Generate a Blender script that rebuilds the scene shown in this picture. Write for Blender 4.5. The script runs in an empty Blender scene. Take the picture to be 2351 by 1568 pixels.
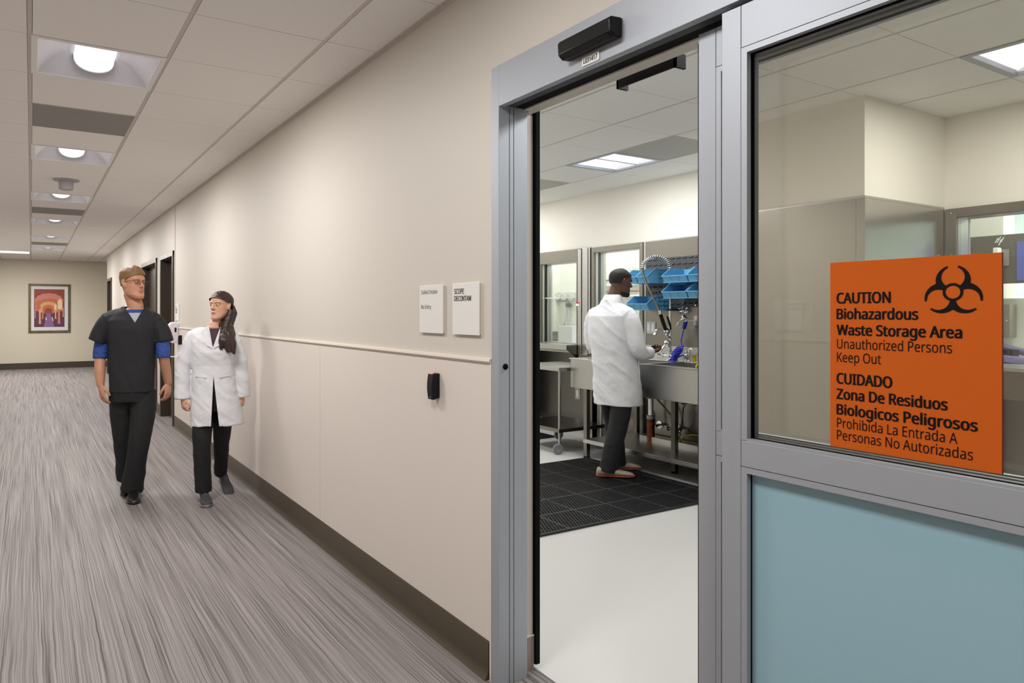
import bpy, bmesh, math, random
import numpy as np
from mathutils import Vector, Matrix, noise
random.seed(7)
S = bpy.context.scene
C = S.collection
D = bpy.data

# ------------------------------------------------------------------ camera
F_PX, CX, V0, YAW, CAM_Z = 1591.4, 1001.5, 716.9, 0.5288, 1.393
cam = D.cameras.new('camera'); camo = D.objects.new('camera', cam); C.objects.link(camo)
cam.sensor_fit = 'HORIZONTAL'; cam.sensor_width = 36.0
cam.lens = F_PX / 2351 * 36.0
cam.shift_x = (2351 / 2 - CX) / 2351
cam.shift_y = -(1568 / 2 - V0) / 2351
cam.clip_start = 0.05; cam.clip_end = 100
camo.location = (0, 0, CAM_Z)
camo.rotation_euler = (math.pi / 2, 0, -YAW)
S.camera = camo

# ------------------------------------------------------------------ world, exposure
w = D.worlds.new('world'); S.world = w; w.use_nodes = True
w.node_tree.nodes['Background'].inputs[0].default_value = (0.9, 0.95, 1.0, 1)
w.node_tree.nodes['Background'].inputs[1].default_value = 0.05
S.view_settings.view_transform = 'Standard'
S.view_settings.look = 'None'
S.view_settings.exposure = 0.0
S.view_settings.gamma = 1.0
S.view_settings.use_curve_mapping = False
S.cycles.use_denoising = True
S.cycles.max_bounces = 10
S.cycles.diffuse_bounces = 5
S.cycles.glossy_bounces = 5
S.cycles.transparent_max_bounces = 12
S.cycles.sample_clamp_indirect = 6.0
S.cycles.caustics_reflective = False
S.cycles.caustics_refractive = False
CORR_W, ROOM_W, CLEAN_W = 37.0, 22.5, 50.0      # lamp powers
CORR_COL, ROOM_COL = (1.0, 0.972, 0.945), (1.0, 1.0, 0.99)
BASKET_E, LENS_E = 1.5, 1.1

# ------------------------------------------------------------------ helpers
def lin(c):
    o = []
    for x in c[:3]:
        x = x / 255.0
        o.append(x / 12.92 if x <= 0.04045 else ((x + 0.055) / 1.055) ** 2.4)
    return (*o, 1.0)

def mat(name, col, rough=0.6, metal=0.0, bump=None, emit=None, spec=0.5, vary=None, aniso=0.0):
    m = D.materials.new(name); m.use_nodes = True
    nt = m.node_tree; b = nt.nodes['Principled BSDF']
    b.inputs['Base Color'].default_value = lin(col)
    b.inputs['Roughness'].default_value = rough
    b.inputs['Metallic'].default_value = metal
    b.inputs['Specular IOR Level'].default_value = spec
    if aniso:
        b.inputs['Anisotropic'].default_value = aniso
    if emit:
        b.inputs['Emission Color'].default_value = lin(emit[0]); b.inputs['Emission Strength'].default_value = emit[1]
    if bump or vary:
        tc = nt.nodes.new('ShaderNodeTexCoord'); mp = nt.nodes.new('ShaderNodeMapping')
        nt.links.new(tc.outputs['Object'], mp.inputs[0])
    if bump:                      # (scale, strength, distance[, stretch])
        n = nt.nodes.new('ShaderNodeTexNoise'); n.inputs['Scale'].default_value = bump[0]; n.inputs['Detail'].default_value = 3
        if len(bump) > 3: mp.inputs['Scale'].default_value = bump[3]
        nt.links.new(mp.outputs[0], n.inputs['Vector'])
        bp = nt.nodes.new('ShaderNodeBump'); bp.inputs['Strength'].default_value = bump[1]; bp.inputs['Distance'].default_value = bump[2]
        nt.links.new(n.outputs[0], bp.inputs['Height']); nt.links.new(bp.outputs[0], b.inputs['Normal'])
    if vary:                      # (scale, colour b)
        n2 = nt.nodes.new('ShaderNodeTexNoise'); n2.inputs['Scale'].default_value = vary[0]; n2.inputs['Detail'].default_value = 4
        mp2 = nt.nodes.new('ShaderNodeMapping'); nt.links.new(tc.outputs['Object'], mp2.inputs[0])
        if len(vary) > 2: mp2.inputs['Scale'].default_value = vary[2]
        nt.links.new(mp2.outputs[0], n2.inputs['Vector'])
        cr = nt.nodes.new('ShaderNodeValToRGB'); cr.color_ramp.elements[0].position = 0.35; cr.color_ramp.elements[1].position = 0.65
        cr.color_ramp.elements[0].color = lin(col); cr.color_ramp.elements[1].color = lin(vary[1])
        nt.links.new(n2.outputs[0], cr.inputs[0]); nt.links.new(cr.outputs[0], b.inputs['Base Color'])
    return m

def glass_mat(name, tint, refl=1.0, rough=0.0, ior=1.5):
    m = D.materials.new(name); m.use_nodes = True; nt = m.node_tree; nt.nodes.clear()
    out = nt.nodes.new('ShaderNodeOutputMaterial'); mx = nt.nodes.new('ShaderNodeMixShader')
    tr = nt.nodes.new('ShaderNodeBsdfTransparent'); tr.inputs[0].default_value = lin(tint)
    gl = nt.nodes.new('ShaderNodeBsdfGlossy'); gl.inputs['Roughness'].default_value = rough
    fr = nt.nodes.new('ShaderNodeFresnel'); fr.inputs[0].default_value = ior
    mu = nt.nodes.new('ShaderNodeMath'); mu.operation = 'MULTIPLY'; mu.inputs[1].default_value = refl
    nt.links.new(fr.outputs[0], mu.inputs[0]); nt.links.new(mu.outputs[0], mx.inputs[0])
    nt.links.new(tr.outputs[0], mx.inputs[1]); nt.links.new(gl.outputs[0], mx.inputs[2]); nt.links.new(mx.outputs[0], out.inputs[0])
    return m

def streak_floor(name, cols, rough, along='Y'):
    m = D.materials.new(name); m.use_nodes = True; nt = m.node_tree; b = nt.nodes['Principled BSDF']
    tc = nt.nodes.new('ShaderNodeTexCoord')
    wn = nt.nodes.new('ShaderNodeTexNoise'); wn.inputs['Scale'].default_value = 5.0; wn.inputs['Detail'].default_value = 2
    nt.links.new(tc.outputs['Object'], wn.inputs['Vector'])
    wv = nt.nodes.new('ShaderNodeVectorMath'); wv.operation = 'MULTIPLY_ADD'; wv.inputs[1].default_value = (.011, 0, 0)      # slight waver of the grain
    nt.links.new(wn.outputs['Color'], wv.inputs[0]); nt.links.new(tc.outputs['Object'], wv.inputs[2])
    def layer(sc, det, sx, sy, sz=1):
        mp = nt.nodes.new('ShaderNodeMapping'); nt.links.new(wv.outputs[0], mp.inputs[0]); mp.inputs['Scale'].default_value = (sx, sy, sz)
        n = nt.nodes.new('ShaderNodeTexNoise'); n.inputs['Scale'].default_value = sc; n.inputs['Detail'].default_value = det; n.inputs['Roughness'].default_value = 0.62
        n.inputs['Distortion'].default_value = 0.12
        nt.links.new(mp.outputs[0], n.inputs['Vector']); return n
    if along == 'Y':
        a = layer(1.0, 2.5, 170, .8); c2 = layer(1.0, 1, 30, 0.25); d = layer(1.0, 1, 380, 1.1)
    else:
        a = layer(1.0, 6, 62, 62, 1.15); c2 = layer(1.0, 2, 16, 16, 0.5); d = layer(1.0, 2, 210, 210, 1.7)
    mx = nt.nodes.new('ShaderNodeMath'); mx.operation = 'MULTIPLY_ADD'; mx.inputs[1].default_value = 0.62
    nt.links.new(a.outputs[0], mx.inputs[0])
    m2 = nt.nodes.new('ShaderNodeMath'); m2.operation = 'MULTIPLY'; m2.inputs[1].default_value = 0.18; nt.links.new(c2.outputs[0], m2.inputs[0])
    m3 = nt.nodes.new('ShaderNodeMath'); m3.operation = 'MULTIPLY_ADD'; m3.inputs[1].default_value = 0.24
    nt.links.new(d.outputs[0], m3.inputs[0]); nt.links.new(m2.outputs[0], m3.inputs[2]); nt.links.new(m3.outputs[0], mx.inputs[2])
    cr = nt.nodes.new('ShaderNodeValToRGB'); e = cr.color_ramp.elements
    e[0].position = 0.38; e[0].color = lin(cols[0]); e[1].position = 0.70; e[1].color = lin(cols[3])
    k = e.new(0.47); k.color = lin(cols[1]); k = e.new(0.56); k.color = lin(cols[2])
    nt.links.new(mx.outputs[0], cr.inputs[0]); nt.links.new(cr.outputs[0], b.inputs['Base Color'])
    b.inputs['Roughness'].default_value = rough
    b.inputs['Specular IOR Level'].default_value = 0.18
    return m

class MB:
    """collects solids, builds them as one mesh object"""
    def __init__(self): self.v = []; self.f = []; self.mi = []
    def add(self, vs, fs, m=0):
        o = len(self.v); self.v += [tuple(p) for p in vs]; self.f += [tuple(i + o for i in f) for f in fs]; self.mi += [m] * len(fs); return self
    def box(self, a, b, m=0):
        x0, x1 = sorted((a[0], b[0])); y0, y1 = sorted((a[1], b[1])); z0, z1 = sorted((a[2], b[2]))
        return self.add([(x0,y0,z0),(x1,y0,z0),(x1,y1,z0),(x0,y1,z0),(x0,y0,z1),(x1,y0,z1),(x1,y1,z1),(x0,y1,z1)],
                 [(0,3,2,1),(4,5,6,7),(0,1,5,4),(1,2,6,5),(2,3,7,6),(3,0,4,7)], m)
    def prism(self, prof, axis, t0, t1, m=0):
        """profile of 2-D points swept along an axis; the other two axes keep x<y<z order"""
        def p3(p, t):
            return {'x': (t, p[0], p[1]), 'y': (p[0], t, p[1]), 'z': (p[0], p[1], t)}[axis]
        n = len(prof); vs = [p3(p, t0) for p in prof] + [p3(p, t1) for p in prof]
        fs = [(i, (i+1) % n, n + (i+1) % n, n + i) for i in range(n)] + [tuple(range(n))[::-1], tuple(range(n, 2*n))]
        return self.add(vs, fs, m)
    def tube(self, pts, r, n=12, m=0, caps=True, closed=False):
        pts = [Vector(p) for p in pts]; k = len(pts)
        rr = r if isinstance(r, list) else [r] * k
        vs = []; up = None
        for i, p in enumerate(pts):
            if closed: t = pts[(i+1) % k] - pts[i-1]
            else: t = pts[min(i+1, k-1)] - pts[max(i-1, 0)]
            if t.length < 1e-9: t = Vector((0, 0, 1))
            t.normalize()
            if up is None: up = Vector((0, 0, 1)) if abs(t.z) < 0.9 else Vector((1, 0, 0))
            a = t.cross(up)
            if a.length < 1e-5: a = t.cross(Vector((1, 0.3, 0.2)))
            a.normalize(); b = a.cross(t); b.normalize(); up = b
            e = rr[i]; ea, eb = e if isinstance(e, (tuple, list)) else (e, e)
            for j in range(n):
                q = 2 * math.pi * j / n; vs.append(p + a * math.cos(q) * ea + b * math.sin(q) * eb)
        fs = []
        for i in range(k if closed else k - 1):
            i2 = (i + 1) % k
            for j in range(n): fs.append((i*n+j, i*n+(j+1) % n, i2*n+(j+1) % n, i2*n+j))
        if caps and not closed: fs += [tuple(range(n))[::-1], tuple(range((k-1)*n, k*n))]
        return self.add(vs, fs, m)
    def cyl(self, p, q, r, n=20, m=0): return self.tube([p, q], r, n, m)
    def lathe(self, prof, c, n=24, axis=(0, 0, 1), m=0):
        """prof = (radius, height along axis)"""
        ax = Vector(axis).normalized(); u = ax.orthogonal().normalized(); w_ = ax.cross(u); c = Vector(c); vs = []
        for (r, h) in prof:
            for j in range(n):
                q = 2*math.pi*j/n; vs.append(c + ax*h + (u*math.cos(q) + w_*math.sin(q))*max(r, 1e-5))
        k = len(prof); fs = []
        for i in range(k-1):
            for j in range(n): fs.append((i*n+j, i*n+(j+1) % n, (i+1)*n+(j+1) % n, (i+1)*n+j))
        fs += [tuple(range(n))[::-1], tuple(range((k-1)*n, k*n))]
        return self.add(vs, fs, m)
    def ball(self, c, r, n=14, m=0, sc=(1, 1, 1)):
        vs = []; k = max(6, n*2//3)
        for i in range(k+1):
            t = math.pi*i/k
            for j in range(n):
                q = 2*math.pi*j/n; rr = max(math.sin(t), 1e-4)
                vs.append((c[0]+r*sc[0]*rr*math.cos(q), c[1]+r*sc[1]*rr*math.sin(q), c[2]+r*sc[2]*math.cos(t)))
        fs = [(i*n+j, (i+1)*n+j, (i+1)*n+(j+1) % n, i*n+(j+1) % n) for i in range(k) for j in range(n)]
        return self.add(vs, fs, m)
    def mesh(self, name, mats, smooth=None, fix=True):
        me = D.meshes.new(name); me.from_pydata(self.v, [], self.f); 
        for m in (mats if isinstance(mats, (list, tuple)) else [mats]): me.materials.append(m)
        if len(set(self.mi)) > 1: me.polygons.foreach_set('material_index', self.mi)
        if fix:
            bm = bmesh.new(); bm.from_mesh(me); bmesh.ops.recalc_face_normals(bm, faces=bm.faces); bm.to_mesh(me); bm.free()
        if smooth is not None:
            me.polygons.foreach_set('use_smooth', [True]*len(me.polygons)); me.set_sharp_from_angle(angle=math.radians(smooth))
        me.update(); return me
    def build(self, name, mats, parent=None, bev=0, smooth=None, seg=2):
        me = self.mesh(name, mats, smooth)
        return link(name, me, parent, bev, seg)

def link(name, me, parent=None, bev=0, seg=2):
    o = D.objects.new(name, me); C.objects.link(o)
    if parent is not None: adopt(o, parent)
    if bev:
        md = o.modifiers.new('bevel', 'BEVEL'); md.width = bev; md.segments = seg; md.limit_method = 'ANGLE'; md.angle_limit = math.radians(40)
    return o

def wmat(o):
    m = Matrix.Translation(o.location)
    return m if o.parent is None else wmat(o.parent) @ o.matrix_parent_inverse @ m
def adopt(o, parent):
    o.parent = parent; o.matrix_parent_inverse = wmat(parent).inverted()

def tag(o, label, cat, group=None, kind=None):
    if label: o['label'] = label
    if cat: o['category'] = cat
    if group: o['group'] = group
    if kind: o['kind'] = kind
    return o
def thing(name, label, cat, loc=(0, 0, 0), group=None, kind=None):
    o = D.objects.new(name, None); C.objects.link(o); o.location = loc; o.empty_display_size = 0.1
    return tag(o, label, cat, group, kind)
def struct(o, label=None, cat=None): return tag(o, label, cat, None, 'structure')

def dup(root, loc, label=None, group=None):
    r = root.copy(); C.objects.link(r); r.location = loc
    if label: r['label'] = label
    if group: r['group'] = group
    for ch in list(root.children):
        c = ch.copy(); C.objects.link(c); c.parent = r
        for g in list(ch.children):
            d = g.copy(); C.objects.link(d); d.parent = c
    return r

def eval_mesh(o):
    dg = bpy.context.evaluated_depsgraph_get()
    return D.meshes.new_from_object(o.evaluated_get(dg))

FONT = None
try:                                    # Blender's own bundled interface sans; falls back to the built-in font
    import os
    p_ = bpy.utils.system_resource('DATAFILES', path='fonts')
    for f_ in ('NotoSansHebrew-Regular.woff2', 'Noto Sans CJK Regular.woff2'):
        if p_ and os.path.exists(os.path.join(p_, f_)): FONT = D.fonts.load(os.path.join(p_, f_)); break
except Exception:
    FONT = None
def text(body, origin, right, up, width, cap, m, parent, name='lettering', bold=0.0, thick=0.0008, spacing=1.0):
    """flat raised lettering: origin = left end of the baseline; scaled to the wanted width and cap height"""
    cu = D.curves.new('txt', 'FONT'); cu.body = body; cu.font = FONT or cu.font; cu.size = 1.0; cu.space_character = spacing; cu.resolution_u = 3
    o = D.objects.new('txt', cu); C.objects.link(o); bpy.context.view_layer.update()
    me = eval_mesh(o); D.objects.remove(o)
    cu2 = D.curves.new('txt2', 'FONT'); cu2.body = 'H'; cu2.font = FONT or cu2.font; cu2.size = 1.0
    o2 = D.objects.new('txt2', cu2); C.objects.link(o2); bpy.context.view_layer.update(); mh = eval_mesh(o2); D.objects.remove(o2)
    hs = [v.co.y for v in mh.vertices]; h0, h1 = min(hs), max(hs); D.meshes.remove(mh)
    xs = [v.co.x for v in me.vertices]; x0, x1 = min(xs), max(xs)
    sx = width/(x1-x0); sy = cap/(h1-h0); R, U, O = Vector(right), Vector(up), Vector(origin); N = R.cross(U)
    for v in me.vertices:
        v.co = O + R*((v.co.x-x0)*sx) + U*((v.co.y-h0)*sy) + N*thick
    if bold > 0:                        # heavier strokes: the outline repeated a hair to each side
        vs = [v.co.copy() for v in me.vertices]; fs = [tuple(p.vertices) for p in me.polygons]; V2 = []; F2 = []; b = bold*cap
        for i, (a, c) in enumerate(((0, 0), (-1, 0), (1, 0), (-.7, .7), (.7, .7), (-.7, -.7), (.7, -.7), (0, .7), (0, -.7))):
            k = len(V2); V2 += [v + R*(a*b) + U*(c*b*.6) + N*(.00001*i) for v in vs]; F2 += [tuple(q + k for q in f) for f in fs]
        D.meshes.remove(me); me = D.meshes.new('txt'); me.from_pydata(V2, [], F2)
    me.materials.clear(); me.materials.append(m); me.update()
    return link(name, me, parent)

# ------------------------------------------------------------------ materials
M = {}
M['wall'] = mat('cream wall paint', (209, 203, 194), 0.55, bump=(90, 0.05, 0.002))
M['wains'] = mat('wainscot sheet', (224, 215, 207), 0.5, bump=(140, 0.05, 0.002))
M['wains_cap'] = mat('wainscot cap', (226, 217, 205), 0.4)
M['wall_end'] = mat('end wall paint', (222, 213, 193), 0.6, bump=(90, 0.05, 0.002))
M['wall_room'] = mat('decontam wall paint', (231, 228, 219), 0.5, bump=(90, 0.04, 0.002))
M['white_wall'] = mat('clean room wall paint', (240, 240, 235), 0.5)
M['base'] = mat('olive vinyl base', (72, 63, 50), 0.42, bump=(60, 0.05, 0.002))
M['tile'] = mat('mineral ceiling tile', (243, 240, 238), 0.9, bump=(420, 0.25, 0.002))
M['tile_room'] = mat('vinyl ceiling tile', (240, 240, 238), 0.7, bump=(300, 0.08, 0.001))
M['tbar'] = mat('ceiling tee', (205, 197, 190), 0.5)
M['dome'] = mat('grey sensor plastic', (172, 168, 174), 0.5)
M['dark'] = mat('shadow gap', (48, 42, 38), 0.9)
M['floor_c'] = streak_floor('streaked sheet vinyl', ((74, 70, 70), (121, 115, 114), (147, 141, 140), (168, 162, 161)), 0.6)
M['wood_base'] = streak_floor('streaked vinyl cove', ((100, 88, 82), (140, 126, 118), (163, 149, 141), (180, 166, 158)), 0.4, 'Z')
M['floor_r'] = mat('cream epoxy floor', (203, 202, 199), 0.42, vary=(900, (195, 194, 191)))
M['alu'] = mat('clear anodised aluminium', (178, 183, 191), 0.55, 0.6, bump=(30, 0.03, 0.001, (1, 1, 0.05)))
M['alu_dark'] = mat('dark anodised track', (74, 76, 78), 0.5, 0.6)
M['black'] = mat('black plastic', (11, 11, 12), 0.4, spec=.3)
M['black_rub'] = mat('black rubber gasket', (7, 7, 7), 0.8, spec=.15)
M['brush'] = mat('brown pile brush', (42, 27, 20), 0.95)
M['steel'] = mat('brushed stainless', (186, 185, 183), 0.33, 1.0, bump=(55, 0.045, 0.001, (1, 0.04, 1)))
M['steel_d'] = mat('satin stainless', (126, 123, 118), 0.22, 1.0, bump=(40, 0.05, 0.002, (1, 1, 0.06)))
M['steel_v'] = mat('brushed stainless sheet', (132, 129, 122), 0.33, 1.0, bump=(2.2, 0.06, 0.02))
M['steel_c'] = mat('polished stainless sheet', (178, 177, 174), 0.22, 1.0, bump=(1.6, .05, .02))
M['chrome'] = mat('chrome', (225, 225, 228), 0.08, 1.0)
M['white'] = mat('white enamel', (238, 238, 238), 0.35)
M['plast_w'] = mat('white plastic', (236, 234, 240), 0.3)
M['sign_w'] = mat('sign acrylic', (232, 231, 227), 0.35)
M['ink'] = mat('black lettering', (16, 14, 14), 0.6, spec=.15)
M['ink_soft'] = mat('dark lettering', (48, 44, 40), 0.5)
M['orange'] = mat('orange acrylic', (205, 92, 12), 0.16, spec=0.35)
M['orange_d'] = mat('orange acrylic edge', (110, 22, 12), 0.2)
M['glass'] = glass_mat('clear door glass', (253, 252, 249), 1.0)
M['glass_w'] = glass_mat('clear window glass', (240, 245, 242), 0.8)
M['bronze'] = mat('dark bronze frame paint', (62, 52, 42), 0.4)
M['bronze_l'] = mat('bronze frame face', (104, 100, 90), 0.35, 0.3)
M['blue_bin'] = mat('blue polypropylene', (98, 165, 205), 0.35)
M['louver'] = mat('grey louvred steel', (74, 75, 78), 0.45, 0.2)
M['blue_h'] = mat('blue hose', (22, 42, 190), 0.3)
M['yellow'] = mat('yellow hose', (235, 205, 20), 0.35)
M['red'] = mat('red print', (205, 30, 35), 0.4)
M['copper'] = mat('aged copper', (150, 88, 62), 0.4, 0.8, vary=(30, (104, 58, 44)))
M['brass'] = mat('brass', (170, 140, 80), 0.35, 1.0)
M['rubber'] = mat('black drainage mat', (30, 30, 32), 0.5)
M['rubber_l'] = mat('worn mat seams', (66, 67, 72), 0.45)
M['wheel'] = mat('grey caster tyre', (120, 122, 130), 0.5)
M['basket'] = mat('perforated basket lens', (240, 238, 240), 0.6, emit=((255, 250, 250), BASKET_E))
M['reflector'] = mat('white troffer reflector', (222, 222, 228), 0.45)
M['lens'] = mat('frosted troffer lens', (240, 240, 245), 0.6, emit=((245, 249, 255), LENS_E))
M['vent'] = mat('perforated grey diffuser', (146, 143, 141), 0.7)
M['led_red'] = mat('red indicator', (255, 120, 130), 0.4, emit=((255, 90, 110), 1.2))
M['led_blue'] = mat('blue mark', (110, 130, 240), 0.4)
M['frame_gold'] = mat('antique gilt frame', (120, 106, 76), 0.45, 0.3, vary=(28, (86, 72, 50)))
M['mount'] = mat('white mount board', (226, 228, 226), 0.6)
M['hose_w'] = mat('clear tubing', (205, 210, 212), 0.2)
M['monitor'] = mat('dark monitor shell', (92, 88, 84), 0.45)
M['screen'] = mat('lit blue screen', (70, 80, 150), 0.3, emit=((80, 90, 165), 0.5))
M['purple'] = mat('violet sleeve', (118, 108, 156), 0.4)
M['grey_box'] = mat('grey steel box', (128, 124, 118), 0.45)

def frost():
    m = D.materials.new('frosted teal glass'); m.use_nodes = True; nt = m.node_tree; nt.nodes.clear()
    out = nt.nodes.new('ShaderNodeOutputMaterial')
    df = nt.nodes.new('ShaderNodeBsdfDiffuse'); df.inputs[0].default_value = lin((186, 228, 244))
    tl = nt.nodes.new('ShaderNodeBsdfTranslucent'); tl.inputs[0].default_value = lin((214, 238, 245))
    m1 = nt.nodes.new('ShaderNodeMixShader'); m1.inputs[0].default_value = 0.34
    gl = nt.nodes.new('ShaderNodeBsdfGlossy'); gl.inputs['Roughness'].default_value = 0.06
    fr = nt.nodes.new('ShaderNodeFresnel'); fr.inputs[0].default_value = 1.5
    m2 = nt.nodes.new('ShaderNodeMixShader')
    nt.links.new(df.outputs[0], m1.inputs[1]); nt.links.new(tl.outputs[0], m1.inputs[2])
    nt.links.new(fr.outputs[0], m2.inputs[0]); nt.links.new(m1.outputs[0], m2.inputs[1]); nt.links.new(gl.outputs[0], m2.inputs[2])
    nt.links.new(m2.outputs[0], out.inputs[0]); return m
M['frost'] = frost()

# ------------------------------------------------------------------ main dimensions
T = 0.6096
WX = 1.507            # corridor face of the right wall
WX2 = 1.69            # its room face
ZC, ZR = 2.689, 2.705 # ceilings
ROW0 = 3.1304         # corridor ceiling grid
COL0 = -0.0057
DY1, DY0 = 2.150, -0.42     # sliding door assembly along the wall
DTOP = 2.309
LX = -1.40            # left corridor wall
EY = 19.75            # far end wall
CORNER = 17.60        # right wall ends, cross corridor begins
BX = 5.33             # room back wall
CHX, CHY0, CHY1 = 4.344, 2.308, 3.40   # chase
RY0, RY1 = -0.9, 7.52
SEAM = 1.705

# ------------------------------------------------------------------ floors
struct(MB().box((LX, -7, -0.1), (SEAM, EY, 0)).box((SEAM, CORNER, -0.1), (6, EY, 0)).build('floor', M['floor_c']), 'streaked grey brown vinyl corridor floor', 'floor')
struct(MB().box((SEAM, RY0, -0.1), (10, 10.5, 0)).build('floor', M['floor_r']), 'speckled cream floor of the decontamination room', 'floor')

# ------------------------------------------------------------------ corridor walls
DOORS = [(8.915, 9.90), (10.24, 11.72), (16.47, 17.40)]   # frame outer edges along the wall
def wall_strip(mb, y0, y1, z0, z1, x0=WX, x1=WX2): mb.box((x0, y0, z0), (x1, y1, z1))
wm = MB(); edges = [DY1]
for a, b in DOORS:
    wall_strip(wm, edges[-1], a, 0, DTOP); edges.append(b)
wall_strip(wm, edges[-1], CORNER, 0, DTOP)
for a, b in DOORS: wall_strip(wm, a, b, 2.147, DTOP)
wall_strip(wm, -7, CORNER, DTOP, 2.85); wall_strip(wm, -7, DY0, 0, DTOP)
wr = wm.build('wall_right', M['wall']); struct(wr, 'cream corridor wall on the right', 'wall')
wq = MB().box((1.5005, DY1 + 0.012, 0.14), (WX, 3.952, 1.205)).box((1.5005, 3.955, 0.14), (WX, 8.84, 1.205)); ws = wq.build('wainscot', M['wains'], wr)
wc = MB().prism([(1.494, 1.200), (1.490, 1.206), (1.492, 1.216), (WX, 1.218), (WX, 1.200)], 'y', DY1 + 0.004, 8.84)
struct(wc.build('trim_1', M['wains_cap']), 'thin cream rail capping the wainscot', 'trim')
MBv = MB().box((1.497, DY1 + 0.002, 0.0), (WX, DY1 + 0.013, 1.206)); struct(MBv.build('trim_2', M['wains_cap']), 'cream edge strip beside the sliding door jamb', 'trim')
MBv = MB().box((1.499, 8.840, 0.0), (WX + 0.01, 8.852, ZC)); struct(MBv.build('trim_3', M['wains_cap']), 'thin vertical wall joint strip by the corridor doors', 'trim')
def baseboard(name, y0, y1, lab):
    b = MB().prism([(WX, 0), (1.478, 0), (1.483, 0.006), (1.492, 0.022), (1.4955, 0.04), (1.4955, 0.138), (1.500, 0.145), (WX, 0.145)], 'y', y0, y1)
    struct(b.build(name, M['base'], smooth=50), lab, 'baseboard')
baseboard('baseboard_right', DY1 + 0.018, 8.84, 'dark olive cove base along the right corridor wall')
baseboard('baseboard_right', 9.90, 10.24, 'short dark base between two corridor doors')
baseboard('baseboard_right', 11.72, 16.47, 'dark base along the far part of the right wall')
# return of the wall at the door, and the wood look cove base
struct(MB().box((1.632, DY1 - 0.004, 0.135), (WX2, DY1, 2.158)).build('trim_4', M['wall']), 'narrow cream wall return behind the door jamb', 'trim')
struct(MB().box((1.632, DY1 - 0.008, 0.0), (WX2 + .003, DY1, 0.132)).build('trim_5', M['wood_base']), 'grey wood look cove base on the wall return', 'trim')
struct(MB().box((1.632, DY1 - 0.010, 0.132), (WX2 + .003, DY1, 0.137)).build('trim_6', M['wains_cap']), 'pale cap strip over the wood look cove base', 'trim')
# left wall, end wall, rear wall, cross corridor
struct(MB().box((LX - 0.15, -7, 0), (LX, CORNER, 2.85)).build('wall_left', M['wall']), 'cream corridor wall on the left', 'wall')
struct(MB().box((LX, -7, 0), (LX + 0.012, CORNER, 0.145)).build('baseboard_left', M['base']), 'dark base along the left corridor wall', 'baseboard')
struct(MB().box((LX - 3, EY, 0), (6.2, EY + 0.15, 2.85)).build('wall_far', M['wall_end']), 'cream end wall of the corridor', 'wall')
struct(MB().box((LX - 3, EY - 0.012, 0), (6.0, EY, 0.15)).build('baseboard_far', M['base']), 'dark olive base along the end wall', 'baseboard')
struct(MB().box((LX, -7.15, 0), (WX, -7, 2.85)).build('wall_rear', M['wall']), 'cream corridor wall behind the camera', 'wall')
struct(MB().box((WX2, CORNER - 0.12, 0), (6.2, CORNER, 2.85)).build('wall_cross', M['wall_end']), 'near wall of the cross corridor', 'wall')

# ------------------------------------------------------------------ ceilings
def ceiling(x0, x1, y0, y1, z, cx, cy, holes, mt, gapx, gapy, name, lab, skip=None):
    mb = MB(); g = MB()
    i0, i1 = math.floor((x0 - cx)/T), math.ceil((x1 - cx)/T); j0, j1 = math.floor((y0 - cy)/T), math.ceil((y1 - cy)/T)
    for i in range(i0, i1):
        for j in range(j0, j1):
            if (i, j) in holes: continue
            a0, a1 = max(cx + i*T + gapx, x0), min(cx + (i+1)*T - gapx, x1); b0, b1 = max(cy + j*T + gapy, y0), min(cy + (j+1)*T - gapy, y1)
            if a1 - a0 < 0.02 or b1 - b0 < 0.02: continue
            if skip and skip((a0 + a1)/2, (b0 + b1)/2): continue
            mb.box((a0, b0, z), (a1, b1, z + 0.014))
    o = mb.build(name, mt); struct(o, lab, 'ceiling')
    for i in range(i0, i1 + 1):
        x = cx + i*T
        if x0 - 0.01 < x < x1 + 0.01: g.box((x - 0.0095, y0, z + 0.002), (x + 0.0095, y1, z + 0.012))
    for j in range(j0, j1 + 1):
        y = cy + j*T
        if y0 - 0.01 < y < y1 + 0.01: g.box((x0, y - 0.009, z + 0.006), (x1, y + 0.009, z + 0.013))
    o2 = g.build('ceiling_grid', M['tbar'], o)
    return o
LROWS = [-7, -3, 1, 5, 9, 13, 17, 21]
VROWS = [-5, 3, 11, 19]
holes = {(0, j) for j in LROWS} | {(0, j) for j in VROWS} | {(-1, 23)}
ceiling(LX, WX - 0.012, -7, EY, ZC, COL0, ROW0, holes, M['tile'], 0.0112, 0.0022, 'ceiling', 'grid of mineral tiles over the corridor')
struct(MB().box((LX, -7, ZC + 0.19), (WX, EY, ZC + 0.2)).build('ceiling_void', M['dark']), 'dark void above the corridor ceiling', 'ceiling')
struct(MB().box((WX - 0.024, -7, ZC - 0.002), (WX, CORNER, ZC + 0.012)).box((WX - 0.003, -7, ZC - 0.012), (WX, CORNER, ZC), 0).build('trim_7', M['tbar']), 'ceiling edge angle along the right wall', 'trim')
ceiling(WX, 6.0, CORNER, EY, ZC, WX, CORNER, set(), M['tile_room'], 0.0135, 0.0022, 'ceiling', 'ceiling tiles of the cross corridor')

GX, GY = 3.512, 1.726
RL = [(-2, -1), (-2, 4), (1, -1), (1, 4), (1, 8), (-2, 8)]
RV = [(1, 3), (1, 6)]
ceiling(WX2, BX, RY0, RY1, ZR, GX, GY, {(i, j) for i, j in RL} | set(RV), M['tile_room'], 0.0105, 0.0022, 'ceiling', 'grid of smooth tiles over the decontamination room')
struct(MB().box((WX2, RY0, ZR + 0.19), (BX, RY1, ZR + 0.2)).build('ceiling_void', M['dark']), 'dark void above the decontamination room', 'ceiling')

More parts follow.
